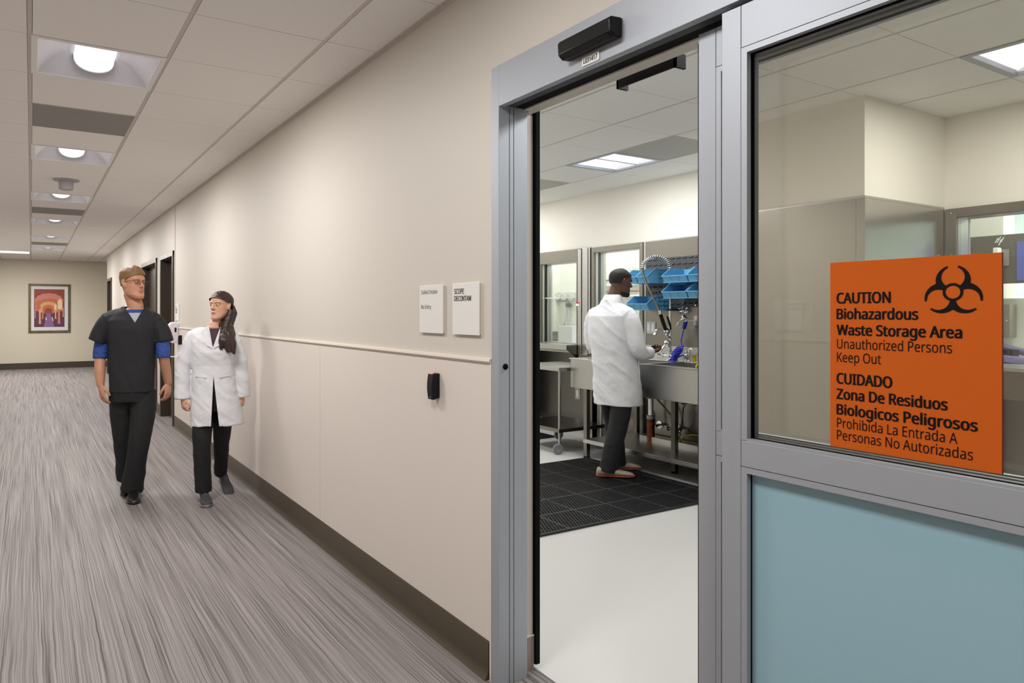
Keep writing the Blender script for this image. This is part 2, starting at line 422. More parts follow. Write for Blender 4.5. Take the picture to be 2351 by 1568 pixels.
def area(name, loc, size, power, col, parent, size_y=None):
    l = D.lights.new(name, 'AREA'); l.energy = power; l.color = col; l.size = size; l.shape = 'RECTANGLE'; l.size_y = size_y or size
    o = D.objects.new(name, l); C.objects.link(o); o.location = loc; adopt(o, parent); return o

ORD = {-7: 'behind the camera, farther back', -3: 'just behind the camera', 1: 'nearest and largest in view', 5: 'second from the camera', 9: 'third from the camera, past the ceiling dome', 13: 'fourth from the camera', 17: 'fifth from the camera', 21: 'sixth and farthest from the camera'}
def basket_light(j):
    cx, cy = COL0 + T/2, ROW0 + (j + 0.5)*T
    t = thing('recessed_light', 'recessed white basket light in the corridor ceiling, ' + ORD[j], 'ceiling light', (cx, cy, ZC), 'basket lights along the corridor')
    h = 0.300; q = 0.272
    fm = MB()
    for a, b in (((-h, -h), (h, -q)), ((-h, q), (h, h)), ((-h, -q), (-q, q)), ((q, -q), (h, q))): fm.box((cx + a[0], cy + a[1], ZC - 0.003), (cx + b[0], cy + b[1], ZC + 0.01))
    fm.build('frame', M['white'], t, bev=0.0015)
    r = MB(); zt = ZC + 0.112; ix, iy = 0.125, 0.20
    P = [(-q, -q, ZC + .003), (q, -q, ZC + .003), (q, q, ZC + .003), (-q, q, ZC + .003), (-ix, -iy, zt), (ix, -iy, zt), (ix, iy, zt), (-ix, iy, zt)]
    # curved side wings
    def wing(sx):
        vs = []; n = 8
        for k in range(n + 1):
            u = k/n; x = sx*(q + (ix - q)*u); z = ZC + .003 + 0.109*math.sin(u*math.pi/2)**0.8; yy = q + (iy - q)*u
            vs += [(cx + x, cy - yy, z), (cx + x, cy + yy, z)]
        r.add(vs, [(2*k, 2*k+1, 2*k+3, 2*k+2) for k in range(n)])
    wing(-1); wing(1)
    for sy in (-1, 1):
        vs = []; n = 8
        for k in range(n + 1):
            u = k/n; y = sy*(q + (iy - q)*u); z = ZC + .003 + 0.109*math.sin(u*math.pi/2)**0.8; xx = q + (ix - q)*u
            vs += [(cx - xx, cy + y, z), (cx + xx, cy + y, z)]
        r.add(vs, [(2*k, 2*k+1, 2*k+3, 2*k+2) for k in range(n)])
    r.box((cx - ix, cy - iy, zt - 0.001), (cx + ix, cy + iy, zt + 0.02))
    r.build('reflector', M['reflector'], t, smooth=30)
    b = MB(); prof = []
    for k in range(13):
        a = math.pi*k/12; prof.append((cx - 0.098*math.cos(a), zt - 0.082*math.sin(a)**0.7))
    prof = [(cx - 0.098, zt + 0.004)] + prof[1:-1] + [(cx + 0.098, zt + 0.004)]
    b.prism(prof, 'y', cy - 0.205, cy + 0.205); bo = b.build('basket', M['basket'], t, smooth=50)
    for sy in (-1, 1):
        MB().prism([(cx + (x - cx)*1.05, zt + (z - zt)*1.06) for x, z in prof], 'y', cy + sy*0.205, cy + sy*0.216).build('end_cap', M['reflector'], bo)
    area('lamp', (cx, cy, ZC - 0.012), 0.5, CORR_W*(.7 if j == -3 else 1), CORR_COL, t)
for j in LROWS: basket_light(j)

def vent(x0, y0, z, lab, group, plate, rings):
    t = thing('air_vent', lab, 'ceiling vent', (x0 + T/2, y0 + T/2, z), group)
    MB().box((x0 + .012, y0 + .008, z + .001), (x0 + T - .012, y0 + T - .008, z + .009)).build('perforated_plate', plate, t)
    g = MB()
    for a, b in (((.004, .002), (T - .004, .008)), ((.004, T - .008), (T - .004, T - .002)), ((.004, .008), (.012, T - .008)), ((T - .012, .008), (T - .004, T - .008))):
        g.box((x0 + a[0], y0 + a[1], z - .002), (x0 + b[0], y0 + b[1], z + .01))
    g.build('frame', M['tbar'], t)
    if rings:
        r = MB()
        for k in range(5):
            R = 0.07 + k*0.032
            r.tube([(x0 + T/2 + R*math.cos(a*math.pi/18), y0 + T/2 + R*math.sin(a*math.pi/18), z + .002) for a in range(36)], (.004, .0018), 6, closed=True)
        r.build('diffuser_ring', plate, t, smooth=60)
    return t
for j, lb in zip(VROWS, ('behind the camera', 'between the first two lights', 'between the third and fourth lights', 'between the last two lights')):
    vent(COL0, ROW0 + j*T, ZC, 'square grey perforated air diffuser in the corridor ceiling, ' + lb, 'air diffusers along the corridor', M['vent'], True)

# far cross corridor troffer
t = thing('recessed_light', 'flat lit ceiling panel at the far end, left of the light row', 'ceiling light', (COL0 - T/2, ROW0 + 23.5*T, ZC))
MB().box((COL0 - T + .004, ROW0 + 23*T + .004, ZC - .003), (COL0 - .004, ROW0 + 24*T - .004, ZC + .004)).build('frame', M['white'], t)
MB().box((COL0 - T + .03, ROW0 + 23*T + .03, ZC - .006), (COL0 - .03, ROW0 + 24*T - .03, ZC - .003)).build('lens', M['lens'], t)
area('lamp', (COL0 - T/2, ROW0 + 23.5*T, ZC - 0.02), 0.5, CORR_W*1.8, CORR_COL, t)

# ceiling dome
t = thing('dome_sensor', 'round grey ceiling sensor with flange and drum, before the third light', 'sensor', (0.295, 7.69, ZC))
MB().lathe([(0.06, 0), (0.118, 0), (0.118, -0.006), (0.105, -0.012), (0.06, -0.014)], (0.295, 7.69, ZC), 40).build('flange', M['dome'], t, smooth=40)
MB().lathe([(0.066, -0.012), (0.064, -0.085), (0.058, -0.097), (0.03, -0.1)], (0.295, 7.69, ZC), 40).build('drum', M['dome'], t, smooth=40)

RLAB = {(-2, -1): 'near the sliding door, out of view', (-2, 4): 'over the far aisle', (1, -1): 'seen through the big door pane', (1, 4): 'seen in the open doorway above the person in white', (1, 8): 'at the far end', (-2, 8): 'at the far corner'}
def troffer(i, j, x0=None, y0=None, z=ZR, lab=None, group='lens lights of the decontamination room', power=ROOM_W):
    if x0 is None: x0, y0 = GX + i*T, GY + j*T
    t = thing('recessed_light', lab or 'lens light in room ceiling, ' + RLAB[(i, j)], 'ceiling light', (x0 + T/2, y0 + T/2, z), group)
    f = MB()
    for a, b in (((.003, .003), (T - .003, .04)), ((.003, T - .04), (T - .003, T - .003)), ((.003, .04), (.04, T - .04)), ((T - .04, .04), (T - .003, T - .04))):
        f.box((x0 + a[0], y0 + a[1], z - .004), (x0 + b[0], y0 + b[1], z + .03))
    f.build('frame', M['alu'], t, bev=.002)
    cx, cy = x0 + T/2, y0 + T/2
    l = MB()
    for s in (-1, 1):
        vs = []; n = 10
        for k in range(n + 1):
            u = k/n; vs += [(cx - .265, cy + s*(.012 + .245*u), z + .018 + .05*math.sin(u*math.pi)), (cx + .265, cy + s*(.012 + .245*u), z + .018 + .05*math.sin(u*math.pi))]
        l.add(vs, [(2*k, 2*k+1, 2*k+3, 2*k+2) for k in range(n)])
    l.build('lens', M['lens'], t, smooth=50)
    MB().box((cx - .265, cy - .012, z + .014), (cx + .265, cy + .012, z + .03)).build('spine', M['reflector'], t)
    MB().box((x0 + .01, y0 + .01, z + .075), (x0 + T - .01, y0 + T - .01, z + .09)).box((x0 + .01, y0 + .01, z + .01), (cx - .262, y0 + T - .01, z + .075)).box((cx + .262, y0 + .01, z + .01), (x0 + T - .01, y0 + T - .01, z + .075)).build('housing', M['white'], t)
    area('lamp', (cx, cy, z - 0.012), 0.5, power, ROOM_COL, t)
    return t
for i, j in RL: troffer(i, j)
vent(GX + T, GY + 3*T, ZR, 'grey perforated return grille beside the light in the doorway view', None, mat('grey grille', (176, 176, 170), .6), True)
vent(GX + T, GY + 6*T, ZR, 'grey perforated return grille at the left of the doorway view', None, D.materials['grey grille'], False)

# ------------------------------------------------------------------ sliding door assembly
fr = struct(thing('door_1', None, None, (1.55, DY1, 0)), 'aluminium sliding door frame with deep header box', 'door frame')
j = MB()
j.box((1.497, DY1 - .047, 0), (1.63, DY1, DTOP))
j.build('jamb', M['alu'], fr, bev=.0015)
g = MB()
for x0, x1 in ((1.546, 1.5475), (1.566, 1.5675)): g.box((x0, DY1 - .0478, 0), (x1, DY1 - .046, 2.157))
g.build('jamb_groove', M['black'], fr)
b = MB().lathe([(0.011, 0), (0.011, .004), (0.006, .004), (0.006, .010), (0.003, .011)], (1.527, DY1 - .047, 1.19), 20, (0, -1, 0)).build('bumper', M['black_rub'], fr, smooth=40)
j = MB()
j.box((1.497, DY0, 2.157), (1.507, DY1 - .047, DTOP))                 # fascia
j.box((1.507, DY0, 2.19), (1.640, DY1 - .047, DTOP))
j.box((1.507, DY0, 2.157), (1.524, DY1 - .047, 2.19))
j.build('header', M['alu'], fr, bev=.0012)
MB().box((1.524, DY0, 2.159), (1.526, DY1 - .047, 2.2)).box((1.526, DY0, 2.162), (1.566, DY1 - .05, 2.195)).build('track', M['alu_dark'], fr)
MB().box((1.566, DY0, 2.163), (1.612, DY1 - .05, 2.195)).build('track_slot', M['black_rub'], fr)
MB().box((1.612, DY0, 2.158), (1.64, DY1 - .047, 2.195)).build('header_back', M['wall'], fr)
MB().box((1.497, DY0 - .047, 0), (1.63, DY0, DTOP)).build('jamb', M['alu'], fr, bev=.0015)
MB().box((1.694, 2.133, 0.02), (1.717, 2.186, 2.32)).build('seal', M['black_rub'], fr, bev=.003)
struct(MB().box((1.64, DY0, 2.190), (WX2, DY1, DTOP)).box((1.64, DY0, 2.158), (1.668, DY1, 2.190)).build('trim_8', M['wall']), 'cream plaster soffit behind the door header', 'trim')

def leaf(name, xf, y1, y0, lab, brush):
    """one glazed door leaf; xf = corridor face, y1 = leading edge, thickness 45 mm"""
    xb = xf + .045; z0, z1 = .012, 2.144; sw = .054; bd = .0155
    t = struct(thing(name, None, None, (xf, y1, 0)), lab, 'sliding door')
    MB().box((xf, y1 - sw, z0), (xb, y1, z1)).build('stile', M['alu'], t, bev=.0012)
    MB().box((xf, y0, z0), (xb, y0 + sw, z1)).build('stile', M['alu'], t, bev=.0012)
    rails = [('top_rail', 2.040, z1), ('mid_rail', 1.017, 1.080), ('bottom_rail', z0, .20)]
    for n, a, b in rails: MB().box((xf, y0 + sw + .0012, a), (xb, y1 - sw - .0012, b)).build(n, M['alu'], t, bev=.001)
    # glazing beads and gaskets round each pane
    for (a, b, nm, gm) in ((1.080, 2.040, 'clear_pane', M['glass']), (.20, 1.017, 'frosted_pane', M['frost'])):
        bb = MB(); gg = MB(); A, B = y0 + sw + .0012, y1 - sw - .0012
        for xs in ((xf, xf + .0145), (xb - .0145, xb)):
            bb.box((xs[0], B - bd, a + .0012), (xs[1], B, b - .0012)).box((xs[0], A, a + .0012), (xs[1], A + bd, b - .0012))
            if a < 1: bb.box((xs[0], A + bd, a + .0012), (xs[1], B - bd, a + bd))
            bb.box((xs[0], A + bd, b - bd), (xs[1], B - bd, b - .0012))
            if a > 1: bb.box((xs[0], A + bd, a), (xs[1], B - bd, a + .006))
        bb.build('glazing_bead', M['alu'], t)
        for xs in ((xf + .0145, xf + .0205), (xb - .0205, xb - .0145)):
            gg.box((xs[0], B - bd, a), (xs[1], B + .001, b)).box((xs[0], A - .001, a), (xs[1], A + bd, b))
            gg.box((xs[0], A + bd, b - bd), (xs[1], B - bd, b)).box((xs[0], A + bd, a), (xs[1], B - bd, a + (.006 if a > 1 else bd)))
        gg.build('gasket', M['black_rub'], t)
        MB().box((xf + .0205, A + .002, a + .002), (xf + .0245, B - .002, b - .002)).build(nm, gm, t)
    # thin joint lines on the mid and top rails
    if brush:
        MB().box((xf + .006, y1, z0), (xb - .006, y1 + .007, z1 - .02)).build('brush_seal', M['brush'], t)
    return t
leaf('door_2', 1.500, 1.143, -.20, 'front sliding door leaf with orange biohazard sign and frosted lower pane', False)
leaf('door_3', 1.560, 1.262, -.08, 'rear sliding door leaf, only its leading stile showing', True)

# presence sensor and number plate on the header
t = thing('door_sensor', 'long black motion sensor on the aluminium door header', 'sensor', (1.497, 1.596, 2.2))
MB().prism([(1.497, 2.199), (1.466, 2.197), (1.449, 2.209), (1.447, 2.246), (1.455, 2.256), (1.497, 2.259)], 'y', 1.480, 1.713).build('housing', M['black'], t, bev=.005, seg=3, smooth=30)
MB().prism([(1.4645, 2.1985), (1.4510, 2.2075), (1.4500, 2.2065), (1.4635, 2.1975)], 'y', 1.492, 1.700).build('lens', mat('smoked lens', (8, 8, 10), .12), t)
t = thing('number_plate', 'small white plate reading L031417 under the black sensor', 'sign', (1.497, 1.611, 2.165))
MB().box((1.4935, 1.573, 2.163), (1.497, 1.649, 2.191)).build('plate', M['sign_w'], t, bev=.0008)
text('L031417', (1.4934, 1.641, 2.170), (0, -1, 0), (0, 0, 1), .060, .014, M['ink'], t, bold=.03)
t = thing('door_sensor', 'black safety sensor bar on the room side of the header', 'sensor', (1.70, 1.58, 2.157))
MB().box((1.692, 1.452, 2.140), (1.698, 1.700, 2.185)).box((1.692, 1.452, 2.140), (1.738, 1.462, 2.185)).box((1.692, 1.690, 2.140), (1.738, 1.700, 2.185)).box((1.692, 1.462, 2.178), (1.738, 1.69, 2.185)).build('housing', M['black'], t, bev=.001)
MB().box((1.706, 1.475, 2.165), (1.730, 1.68, 2.176)).build('circuit_strip', M['alu_dark'], t)
MB().lathe([(.004, 0), (.004, .006), (.002, .007)], (1.715, 1.4635, 2.168), 12, (0, 1, 0)).build('screw', M['chrome'], t)

# orange biohazard sign
SX = 1.5165
t = thing('warning_sign', 'large orange biohazard caution sign on the glass of the front door leaf', 'sign', (SX, .72, 1.10))
MB().box((SX, .5665, 1.0995), (SX + .004, .8785, 1.5015)).build('panel', M['orange'], t)
MB().box((SX + .0002, .5655, 1.0995), (SX + .0038, .5664, 1.5015)).build('panel_edge', M['orange_d'], t)
def sgn(s, z, y1, cap, bold, sp=1.0):
    text(s, (SX, .8635, z), (0, -1, 0), (0, 0, 1), .8635 - y1, cap, M['ink'], t, bold=bold, spacing=sp)
sgn('CAUTION', 1.4125, .755, .0225, .045); sgn('Biohazardous', 1.3785, .704, .0218, .045); sgn('Waste Storage Area', 1.3440, .629, .0218, .045)
sgn('Unauthorized Persons', 1.3145, .645, .0205, -.004); sgn('Keep Out', 1.2855, .773, .0205, -.004)
sgn('CUIDADO', 1.2385, .752, .0225, .045); sgn('Zona De Residuos', 1.2050, .653, .0218, .045); sgn('Biologicos Peligrosos', 1.1715, .604, .0218, .045)
sgn('Prohibida La Entrada A', 1.1430, .636, .0205, -.004); sgn('Personas No Autorizadas', 1.1165, .611, .0205, -.004)

def implicit_mesh(fn, x0, x1, y0, y1, n, place):
    """fill the region fn(x,y) < 0 with flat polygons"""
    vs = []; fs = []
    xs = np.linspace(x0, x1, n); ys = np.linspace(y0, y1, n); Xg, Yg = np.meshgrid(xs, ys, indexing='ij'); V = fn(Xg, Yg)
    for i in range(n-1):
        for k in range(n-1):
            q = [(i, k), (i+1, k), (i+1, k+1), (i, k+1)]; val = [V[a] for a in q]
            if min(val) >= 0: continue
            poly = []
            for m_ in range(4):
                a, b = q[m_], q[(m_+1) % 4]; va, vb = val[m_], val[(m_+1) % 4]; pa = (xs[a[0]], ys[a[1]]); pb = (xs[b[0]], ys[b[1]])
                if va < 0: poly.append(pa)
                if (va < 0) != (vb < 0):
                    u = va/(va - vb); poly.append((pa[0] + u*(pb[0]-pa[0]), pa[1] + u*(pb[1]-pa[1])))
            if len(poly) >= 3:
                o = len(vs); vs += [place(*p) for p in poly]; fs.append(tuple(range(o, o + len(poly))))
    me = D.meshes.new('symbol'); me.from_pydata(vs, [], fs); bm = bmesh.new(); bm.from_mesh(me); bmesh.ops.remove_doubles(bm, verts=bm.verts, dist=1e-5)
    bmesh.ops.recalc_face_normals(bm, faces=bm.faces); bm.to_mesh(me); bm.free(); return me
def trefoil(x, y):
    d = np.hypot(x, y); out = np.full_like(x, 9.0); inn = np.full_like(x, 9.0); slit = np.full_like(x, 9.0)
    for k in range(3):
        a = math.pi/2 + k*2*math.pi/3; ca, sa = math.cos(a), math.sin(a)
        out = np.minimum(out, np.hypot(x - 11.5*ca, y - 11.5*sa) - 15.0)
        inn = np.minimum(inn, np.hypot(x - 14.7*ca, y - 14.7*sa) - 10.1)
        u = x*ca + y*sa; v = -x*sa + y*ca
        slit = np.minimum(slit, np.maximum(np.abs(v) - 4.3, 12 - u))
    horn = np.maximum(np.maximum(out, -inn), -slit); horn = np.maximum(horn, 7.2 - d)
    ring = np.abs(d - 7.6) - 1.25
    return np.minimum(horn, ring)
sc = .0485/25.0
me = implicit_mesh(trefoil, -27, 27, -27, 28, 150, lambda x, y: (SX - .0008, .6435 - x*sc, 1.4315 + y*sc)); me.materials.append(M['ink']); link('biohazard_symbol', me, t)

# ------------------------------------------------------------------ things on the corridor wall
def wall_sign(y1, y0, z0, z1, lines, lab):
    t = thing('room_sign', lab, 'sign', (WX, (y0 + y1)/2, z0))
    MB().box((1.495, y0, z0), (1.4985, y1, z1)).build('plate', M['sign_w'], t, bev=.001)
    MB().box((1.4985, y0 + .004, z0 + .004), (WX, y1 - .004, z1 - .004)).build('backer', M['wains_cap'], t)
    for s, z, wd, cap, bold, mt in lines: text(s, (1.495, y1 - .016, z), (0, -1, 0), (0, 0, 1), wd, cap, mt, t, bold=bold, thick=.0006)
wall_sign(2.706, 2.503, 1.303, 1.511, [('Soiled Intake', 1.4725, .142, .018, -.004, M['ink_soft']), ('No Entry', 1.4080, .088, .018, -.004, M['ink_soft'])], 'white wall sign reading Soiled Intake and No Entry')
wall_sign(2.427, 2.229, 1.303, 1.511, [('SCOPE', 1.4675, .072, .0205, .035, M['ink']), ('DECONTAM', 1.4385, .124, .0205, .035, M['ink'])], 'white wall sign reading SCOPE DECONTAM')

def reader(y, z, lab, s=1.0):
    t = thing('card_reader', lab, 'card reader', (1.5005, y, z - .057))
    pr = []
    for k in range(9):
        u = k/8; pr.append((1.468 - .006*math.sin(u*math.pi), z - .056 + .112*u))
    MB().prism([(1.5005, z - .048)] + pr + [(1.5005, z + .056)], 'y', y - .023, y + .023).build('housing', M['black'], t, bev=.003, smooth=35)
    MB().box((1.4675, y - .014, z + .0535), (1.475, y + .016, z + .0585)).build('indicator', M['led_red'], t)
    MB().box((1.4660, y - .006, z - .048), (1.4672, y + .004, z - .044)).build('mark', M['led_blue'], t)
reader(2.560, 1.077, 'black card reader with red light on the wainscot near the sliding door')
reader(8.40, 1.072, 'small black card reader beyond the walking people, near the dispenser')

# restroom sign, sanitiser dispenser
t = thing('pictogram_sign', 'narrow white sign with dark pictograms above the hand sanitizer', 'sign', (WX, 8.68, 1.29))
MB().box((1.499, 8.575, 1.292), (WX, 8.795, 1.490)).build('plate', M['sign_w'], t, bev=.001)
pg = MB()
for (yy, zz, w_) in ((8.75, 1.455, .03), (8.70, 1.424, .03), (8.755, 1.424, .03), (8.73, 1.394, .05)): pg.box((1.4982, yy - w_/2, zz - .011), (1.499, yy + w_/2, zz + .011))
pg.build('pictogram', M['ink'], t)
t = thing('sanitizer_dispenser', 'white touch free hand sanitizer dispenser with drip tray near the brown doors', 'dispenser', (WX, 8.62, .86))
MB().box((1.499, 8.56, .86), (WX, 8.68, 1.275)).build('backplate', M['plast_w'], t, bev=.002)
pr = [(1.499, 1.035), (1.425, 1.030), (1.398, 1.055), (1.386, 1.15), (1.392, 1.245), (1.415, 1.272), (1.45, 1.279), (1.499, 1.27)]
MB().prism(pr, 'y', 8.565, 8.675).build('housing', M['plast_w'], t, bev=.012, seg=3, smooth=35)
MB().prism([(1.462 + .011*math.cos(a*math.pi/8), (1.203 if math.sin(a*math.pi/8) >= 0 else 1.168) + .011*math.sin(a*math.pi/8) ) for a in range(16)], 'y', 8.562, 8.567).build('level_window', M['black'], t)
MB().box((1.386, 8.575, .866), (1.502, 8.665, .874)).box((1.386, 8.575, .874), (1.391, 8.665, .882)).build('drip_tray', M['plast_w'], t, bev=.001)

# doors along the corridor
def corr_door(n, y0, y1, lab, split=None):
    t = struct(thing('door_%d' % n, None, None, (WX, (y0 + y1)/2, 0)), lab, 'door'); hz = 2.147; fw = .05
    f = MB().box((1.490, y0, 0), (1.640, y0 + fw, hz)).box((1.490, y1 - fw, 0), (1.640, y1, hz)); f.build('frame', M['bronze'], t, bev=.002)
    MB().box((1.488, y0, hz - .062), (1.640, y1, hz)).build('frame_head', M['bronze_l'], t, bev=.002)
    MB().box((1.4872, y0 + .004, 0), (1.4885, y0 + fw - .004, hz)).build('frame_face', M['bronze_l'], t)
    s = MB()
    segs = [(y0 + fw, y1 - fw)] if split is None else [(y0 + fw, split - .002), (split + .002, y1 - fw)]
    for a, b in segs: MB().box((1.60, a + .003, .01), (1.642, b - .003, hz - .064)).build('slab', M['bronze'], t, bev=.002)
    MB().box((1.4868, (y0 + y1)/2 - .02, hz - .045), (1.488, (y0 + y1)/2 + .02, hz - .02)).build('number_tag', M['white'], t)
    hy = y1 - fw - .07
    h = MB().tube([(1.60, hy, 1.0), (1.555, hy, 1.0), (1.552, hy - .02, 1.0), (1.552, hy - .11, 1.0)], .009, 10); h.build('handle', M['steel_d'], t, smooth=40)
    MB().box((WX2 + .02, y0 - .1, 0), (WX2 + .03, y1 + .1, 2.3)).build('backing', M['dark'], t)
corr_door(4, *DOORS[0], 'nearest brown recessed door in the corridor wall')
corr_door(5, *DOORS[1], 'second brown door, a wide pair, in the corridor wall', split=11.2)
corr_door(6, *DOORS[2], 'farthest brown door at the corridor corner')
MB_ = MB().box((1.502, 16.33, 1.30), (WX, 16.42, 1.37)); tag(MB_.build('door_plate', M['black']), 'tiny dark plate beside the farthest brown door', 'sign')

# sign on the opposite wall, seen mirrored in the door glass
t = thing('room_sign', 'white SOILED UTILITY sign on the opposite wall, mirrored in the door glass', 'sign', (LX, 2.85, 1.27))
MB().box((LX + .001, 2.76, 1.268), (LX + .012, 2.96, 1.476)).build('plate', M['sign_w'], t, bev=.001)
text('SOILED', (LX + .012, 2.776, 1.437), (0, 1, 0), (0, 0, 1), .085, .0205, M['ink'], t, bold=.03)
text('UTILITY', (LX + .012, 2.776, 1.405), (0, 1, 0), (0, 0, 1), .092, .0205, M['ink'], t, bold=.03)
struct(MB().box((LX, -7, 1.2), (LX + .016, CORNER, 1.216)).build('trim_9', M['wains_cap']), 'cream rail along the left corridor wall', 'trim')

# framed photograph of arches on the end wall
PX0, PX1, PZ0, PZ1 = -.06, .855, .885, 2.095
ex = EY
t = thing('framed_picture', 'gilt framed photograph of pink arches on the end wall', 'picture', ((PX0 + PX1)/2, ex, PZ0))
fw = .055; f = MB()
f.prism([(PX0, PZ0), (PX1, PZ0), (PX1 - fw, PZ0 + fw), (PX0 + fw, PZ0 + fw)], 'y', ex - .03, ex - .002); f.prism([(PX0, PZ1), (PX0 + fw, PZ1 - fw), (PX1 - fw, PZ1 - fw), (PX1, PZ1)], 'y', ex - .03, ex - .002)
f.prism([(PX0, PZ0), (PX0 + fw, PZ0 + fw), (PX0 + fw, PZ1 - fw), (PX0, PZ1)], 'y', ex - .03, ex - .002); f.prism([(PX1, PZ0), (PX1, PZ1), (PX1 - fw, PZ1 - fw), (PX1 - fw, PZ0 + fw)], 'y', ex - .03, ex - .002)
f.build('frame', M['frame_gold'], t, bev=.004)
MB().box((PX0 + fw, ex - .014, PZ0 + fw), (PX1 - fw, ex - .003, PZ1 - fw)).build('mount', M['mount'], t)
ax0, ax1, az0, az1 = .062, .722, 1.028, 1.965
pm = [mat('print ' + n, c, .5) for n, c in (('rust', (150, 62, 42)), ('rose', (214, 128, 112)), ('shade', (96, 38, 34)), ('sand', (226, 166, 112)), ('plum', (92, 46, 78)), ('glow', (240, 214, 170)), ('violet', (140, 100, 150)), ('deep', (60, 26, 44)), ('amber', (196, 110, 70)))]
p = MB(); yb = ex - .0145
def layer(poly, m, k): p.prism(poly, 'y', yb - .0004*(k + 1), yb - .0004*k, m)
layer([(ax0, az0), (ax1, az0), (ax1, az1), (ax0, az1)], 0, 0)
def arch(cx, w_, zb, zt, n=7):
    pts = [(cx - w_/2, zb), (cx + w_/2, zb)]; zs = zb + (zt - zb)*.55; hh = zt - zs
    for k in range(n*6 + 1):
        a = math.pi*k/(n*6); r = 1 + .07*abs(math.sin(a*n)) ; pts.append((cx + w_/2*math.cos(a)*min(r, 1.06), zs + hh*math.sin(a)*r/1.07))
    return pts
layer([(ax0, az0), (ax1, az0), (ax1, az0 + .40), (ax0, az0 + .44)], 4, 1)
layer(arch(.385, .60, az0 + .40, 1.87), 1, 2); layer(arch(.385, .50, az0 + .38, 1.74), 8, 3); layer(arch(.375, .36, az0 + .36, 1.66), 3, 4); layer(arch(.37, .25, az0 + .34, 1.58), 8, 5); layer(arch(.37, .15, az0 + .32, 1.50), 0, 6)
layer(arch(.62, .10, az0 + .44, 1.73), 5, 7); layer(arch(.155, .09, az0 + .44, 1.70), 8, 7); layer(arch(.52, .05, az0 + .42, 1.60), 5, 7)
layer([(.27, az0), (.50, az0), (.41, az0 + .34), (.33, az0 + .34)], 6, 7)
for cx_, w2, zb, zt, m_ in ((.185, .042, az0 + .08, 1.47, 3), (.60, .05, az0 + .08, 1.47, 1), (.245, .026, az0 + .2, 1.46, 1), (.525, .03, az0 + .2, 1.46, 3), (.085, .022, az0 + .22, 1.46, 1), (.69, .022, az0 + .25, 1.5, 3)):
    layer([(cx_ - w2/2*1.4, zb), (cx_ + w2/2*1.4, zb), (cx_ + w2/2, zb + .06), (cx_ + w2/2, zt), (cx_ - w2/2, zt), (cx_ - w2/2, zb + .06)], m_, 8)
layer([(.31, az0 + .17), (.335, az0 + .17), (.325, az0 + .24), (.305, az0 + .24)], 5, 9); layer([(.455, az0 + .15), (.48, az0 + .15), (.46, az0 + .24), (.44, az0 + .24)], 5, 9)
p.build('print', pm, t)
tag(MB().box((.905, ex - .006, 1.185), (1.01, ex - .001, 1.245)).build('caption_card', M['wains_cap']), 'small cream caption card right of the framed picture', 'sign')

# ------------------------------------------------------------------ decontamination room shell
AY0, AY1, BY0, BY1 = 5.90, 6.62, 5.005, 5.68     # pass-through windows in the back wall
RW0, RW1 = .6, 2.235                              # right hand window
BX2 = BX + .15
wb = MB()
wb.box((BX, CHY1, 0), (BX2, BY0, 2.85)); wb.box((BX, BY1, 0), (BX2, 5.72, 2.85)); wb.box((BX, 5.72, .93), (BX2, AY0, 2.85))
wb.box((BX, BY0, 0), (BX2, BY1, .93)); wb.box((BX, BY0, 2.06), (BX2, BY1, 2.85)); wb.box((BX, AY0, .93), (BX2, AY1, 1.03)); wb.box((BX, AY0, 2.0), (BX2, AY1, 2.85)); wb.box((BX, AY1, .93), (BX2, RY1, 2.85))
wb.box((BX, RY0, 0), (BX2, RW0, 2.85)); wb.box((BX, RW0, 0), (BX2, RW1, 1.05)); wb.box((BX, RW0, 2.03), (BX2, RW1, 2.85)); wb.box((BX, RW1, 0), (BX2, CHY0 + .001, 2.85))
wbo = wb.build('wall_back', M['wall_room']); struct(wbo, 'cream back wall of the decontamination room', 'wall')
wch = MB().box((CHX, CHY0, 0), (BX + .1, CHY1, 2.85)).build('wall_chase', M['wall_room']); struct(wch, 'cream boxed chase standing out from the back wall', 'wall')
struct(MB().box((BX + .52, 5.72, 0), (BX + .6, RY1 + .1, 1.0)).box((BX, 5.64, 0), (BX + .6, 5.72, .93)).box((BX2, 5.72, .93), (BX + .6, RY1 + .1, .955)).build('wall_recess', M['steel_d']), 'dark stainless wall recessed under the left window', 'wall')
struct(MB().box((WX2, RY1, 0), (BX2, RY1 + .12, 2.85)).box((BX2, RY1, .9), (6.4, RY1 + .12, 2.85)).build('wall_side', M['wall_room']), 'side wall at the far end of the room', 'wall')
struct(MB().box((WX2, RY0 - .12, 0), (9.2, RY0, 2.85)).build('wall_front', M['wall_room']), 'side wall at the near end of the room', 'wall')
# stainless cladding
def sheet(name, boxes, lab, parent, mt='steel_v'):
    b = MB()
    for q in boxes: b.box(*q)
    return struct(b.build(name, M[mt], bev=.0006), lab, 'trim')
sheet('trim_10', [((BX - .004, CHY1, .9), (BX, 4.958, 2.095))], 'stainless wall cladding behind the sink', wbo)
sheet('trim_11', [((CHX - .004, CHY0 + .05, 0), (CHX, CHY1, 2.083)), ((CHX - .004, CHY0 - .004, 0), (CHX, CHY0 + .048, 2.083))], 'stainless cladding on the front of the boxed chase', wch, 'steel_c')
sheet('trim_12', [((CHX, CHY0 - .004, 0), (BX - .02, CHY0, 2.083))], 'stainless cladding on the side of the boxed chase', wch, 'steel_c')
sheet('trim_13', [((CHX - .006, CHY0 - .006, 2.083), (CHX, CHY1, 2.098)), ((CHX, CHY0 - .006, 2.083), (BX - .02, CHY0, 2.098)), ((BX - .006, CHY1, 2.095), (BX, 4.958, 2.105)), ((BX - .007, 4.944, .93), (BX, 4.958, 2.095))], 'stainless edge strips of the wall cladding', wbo, 'steel')
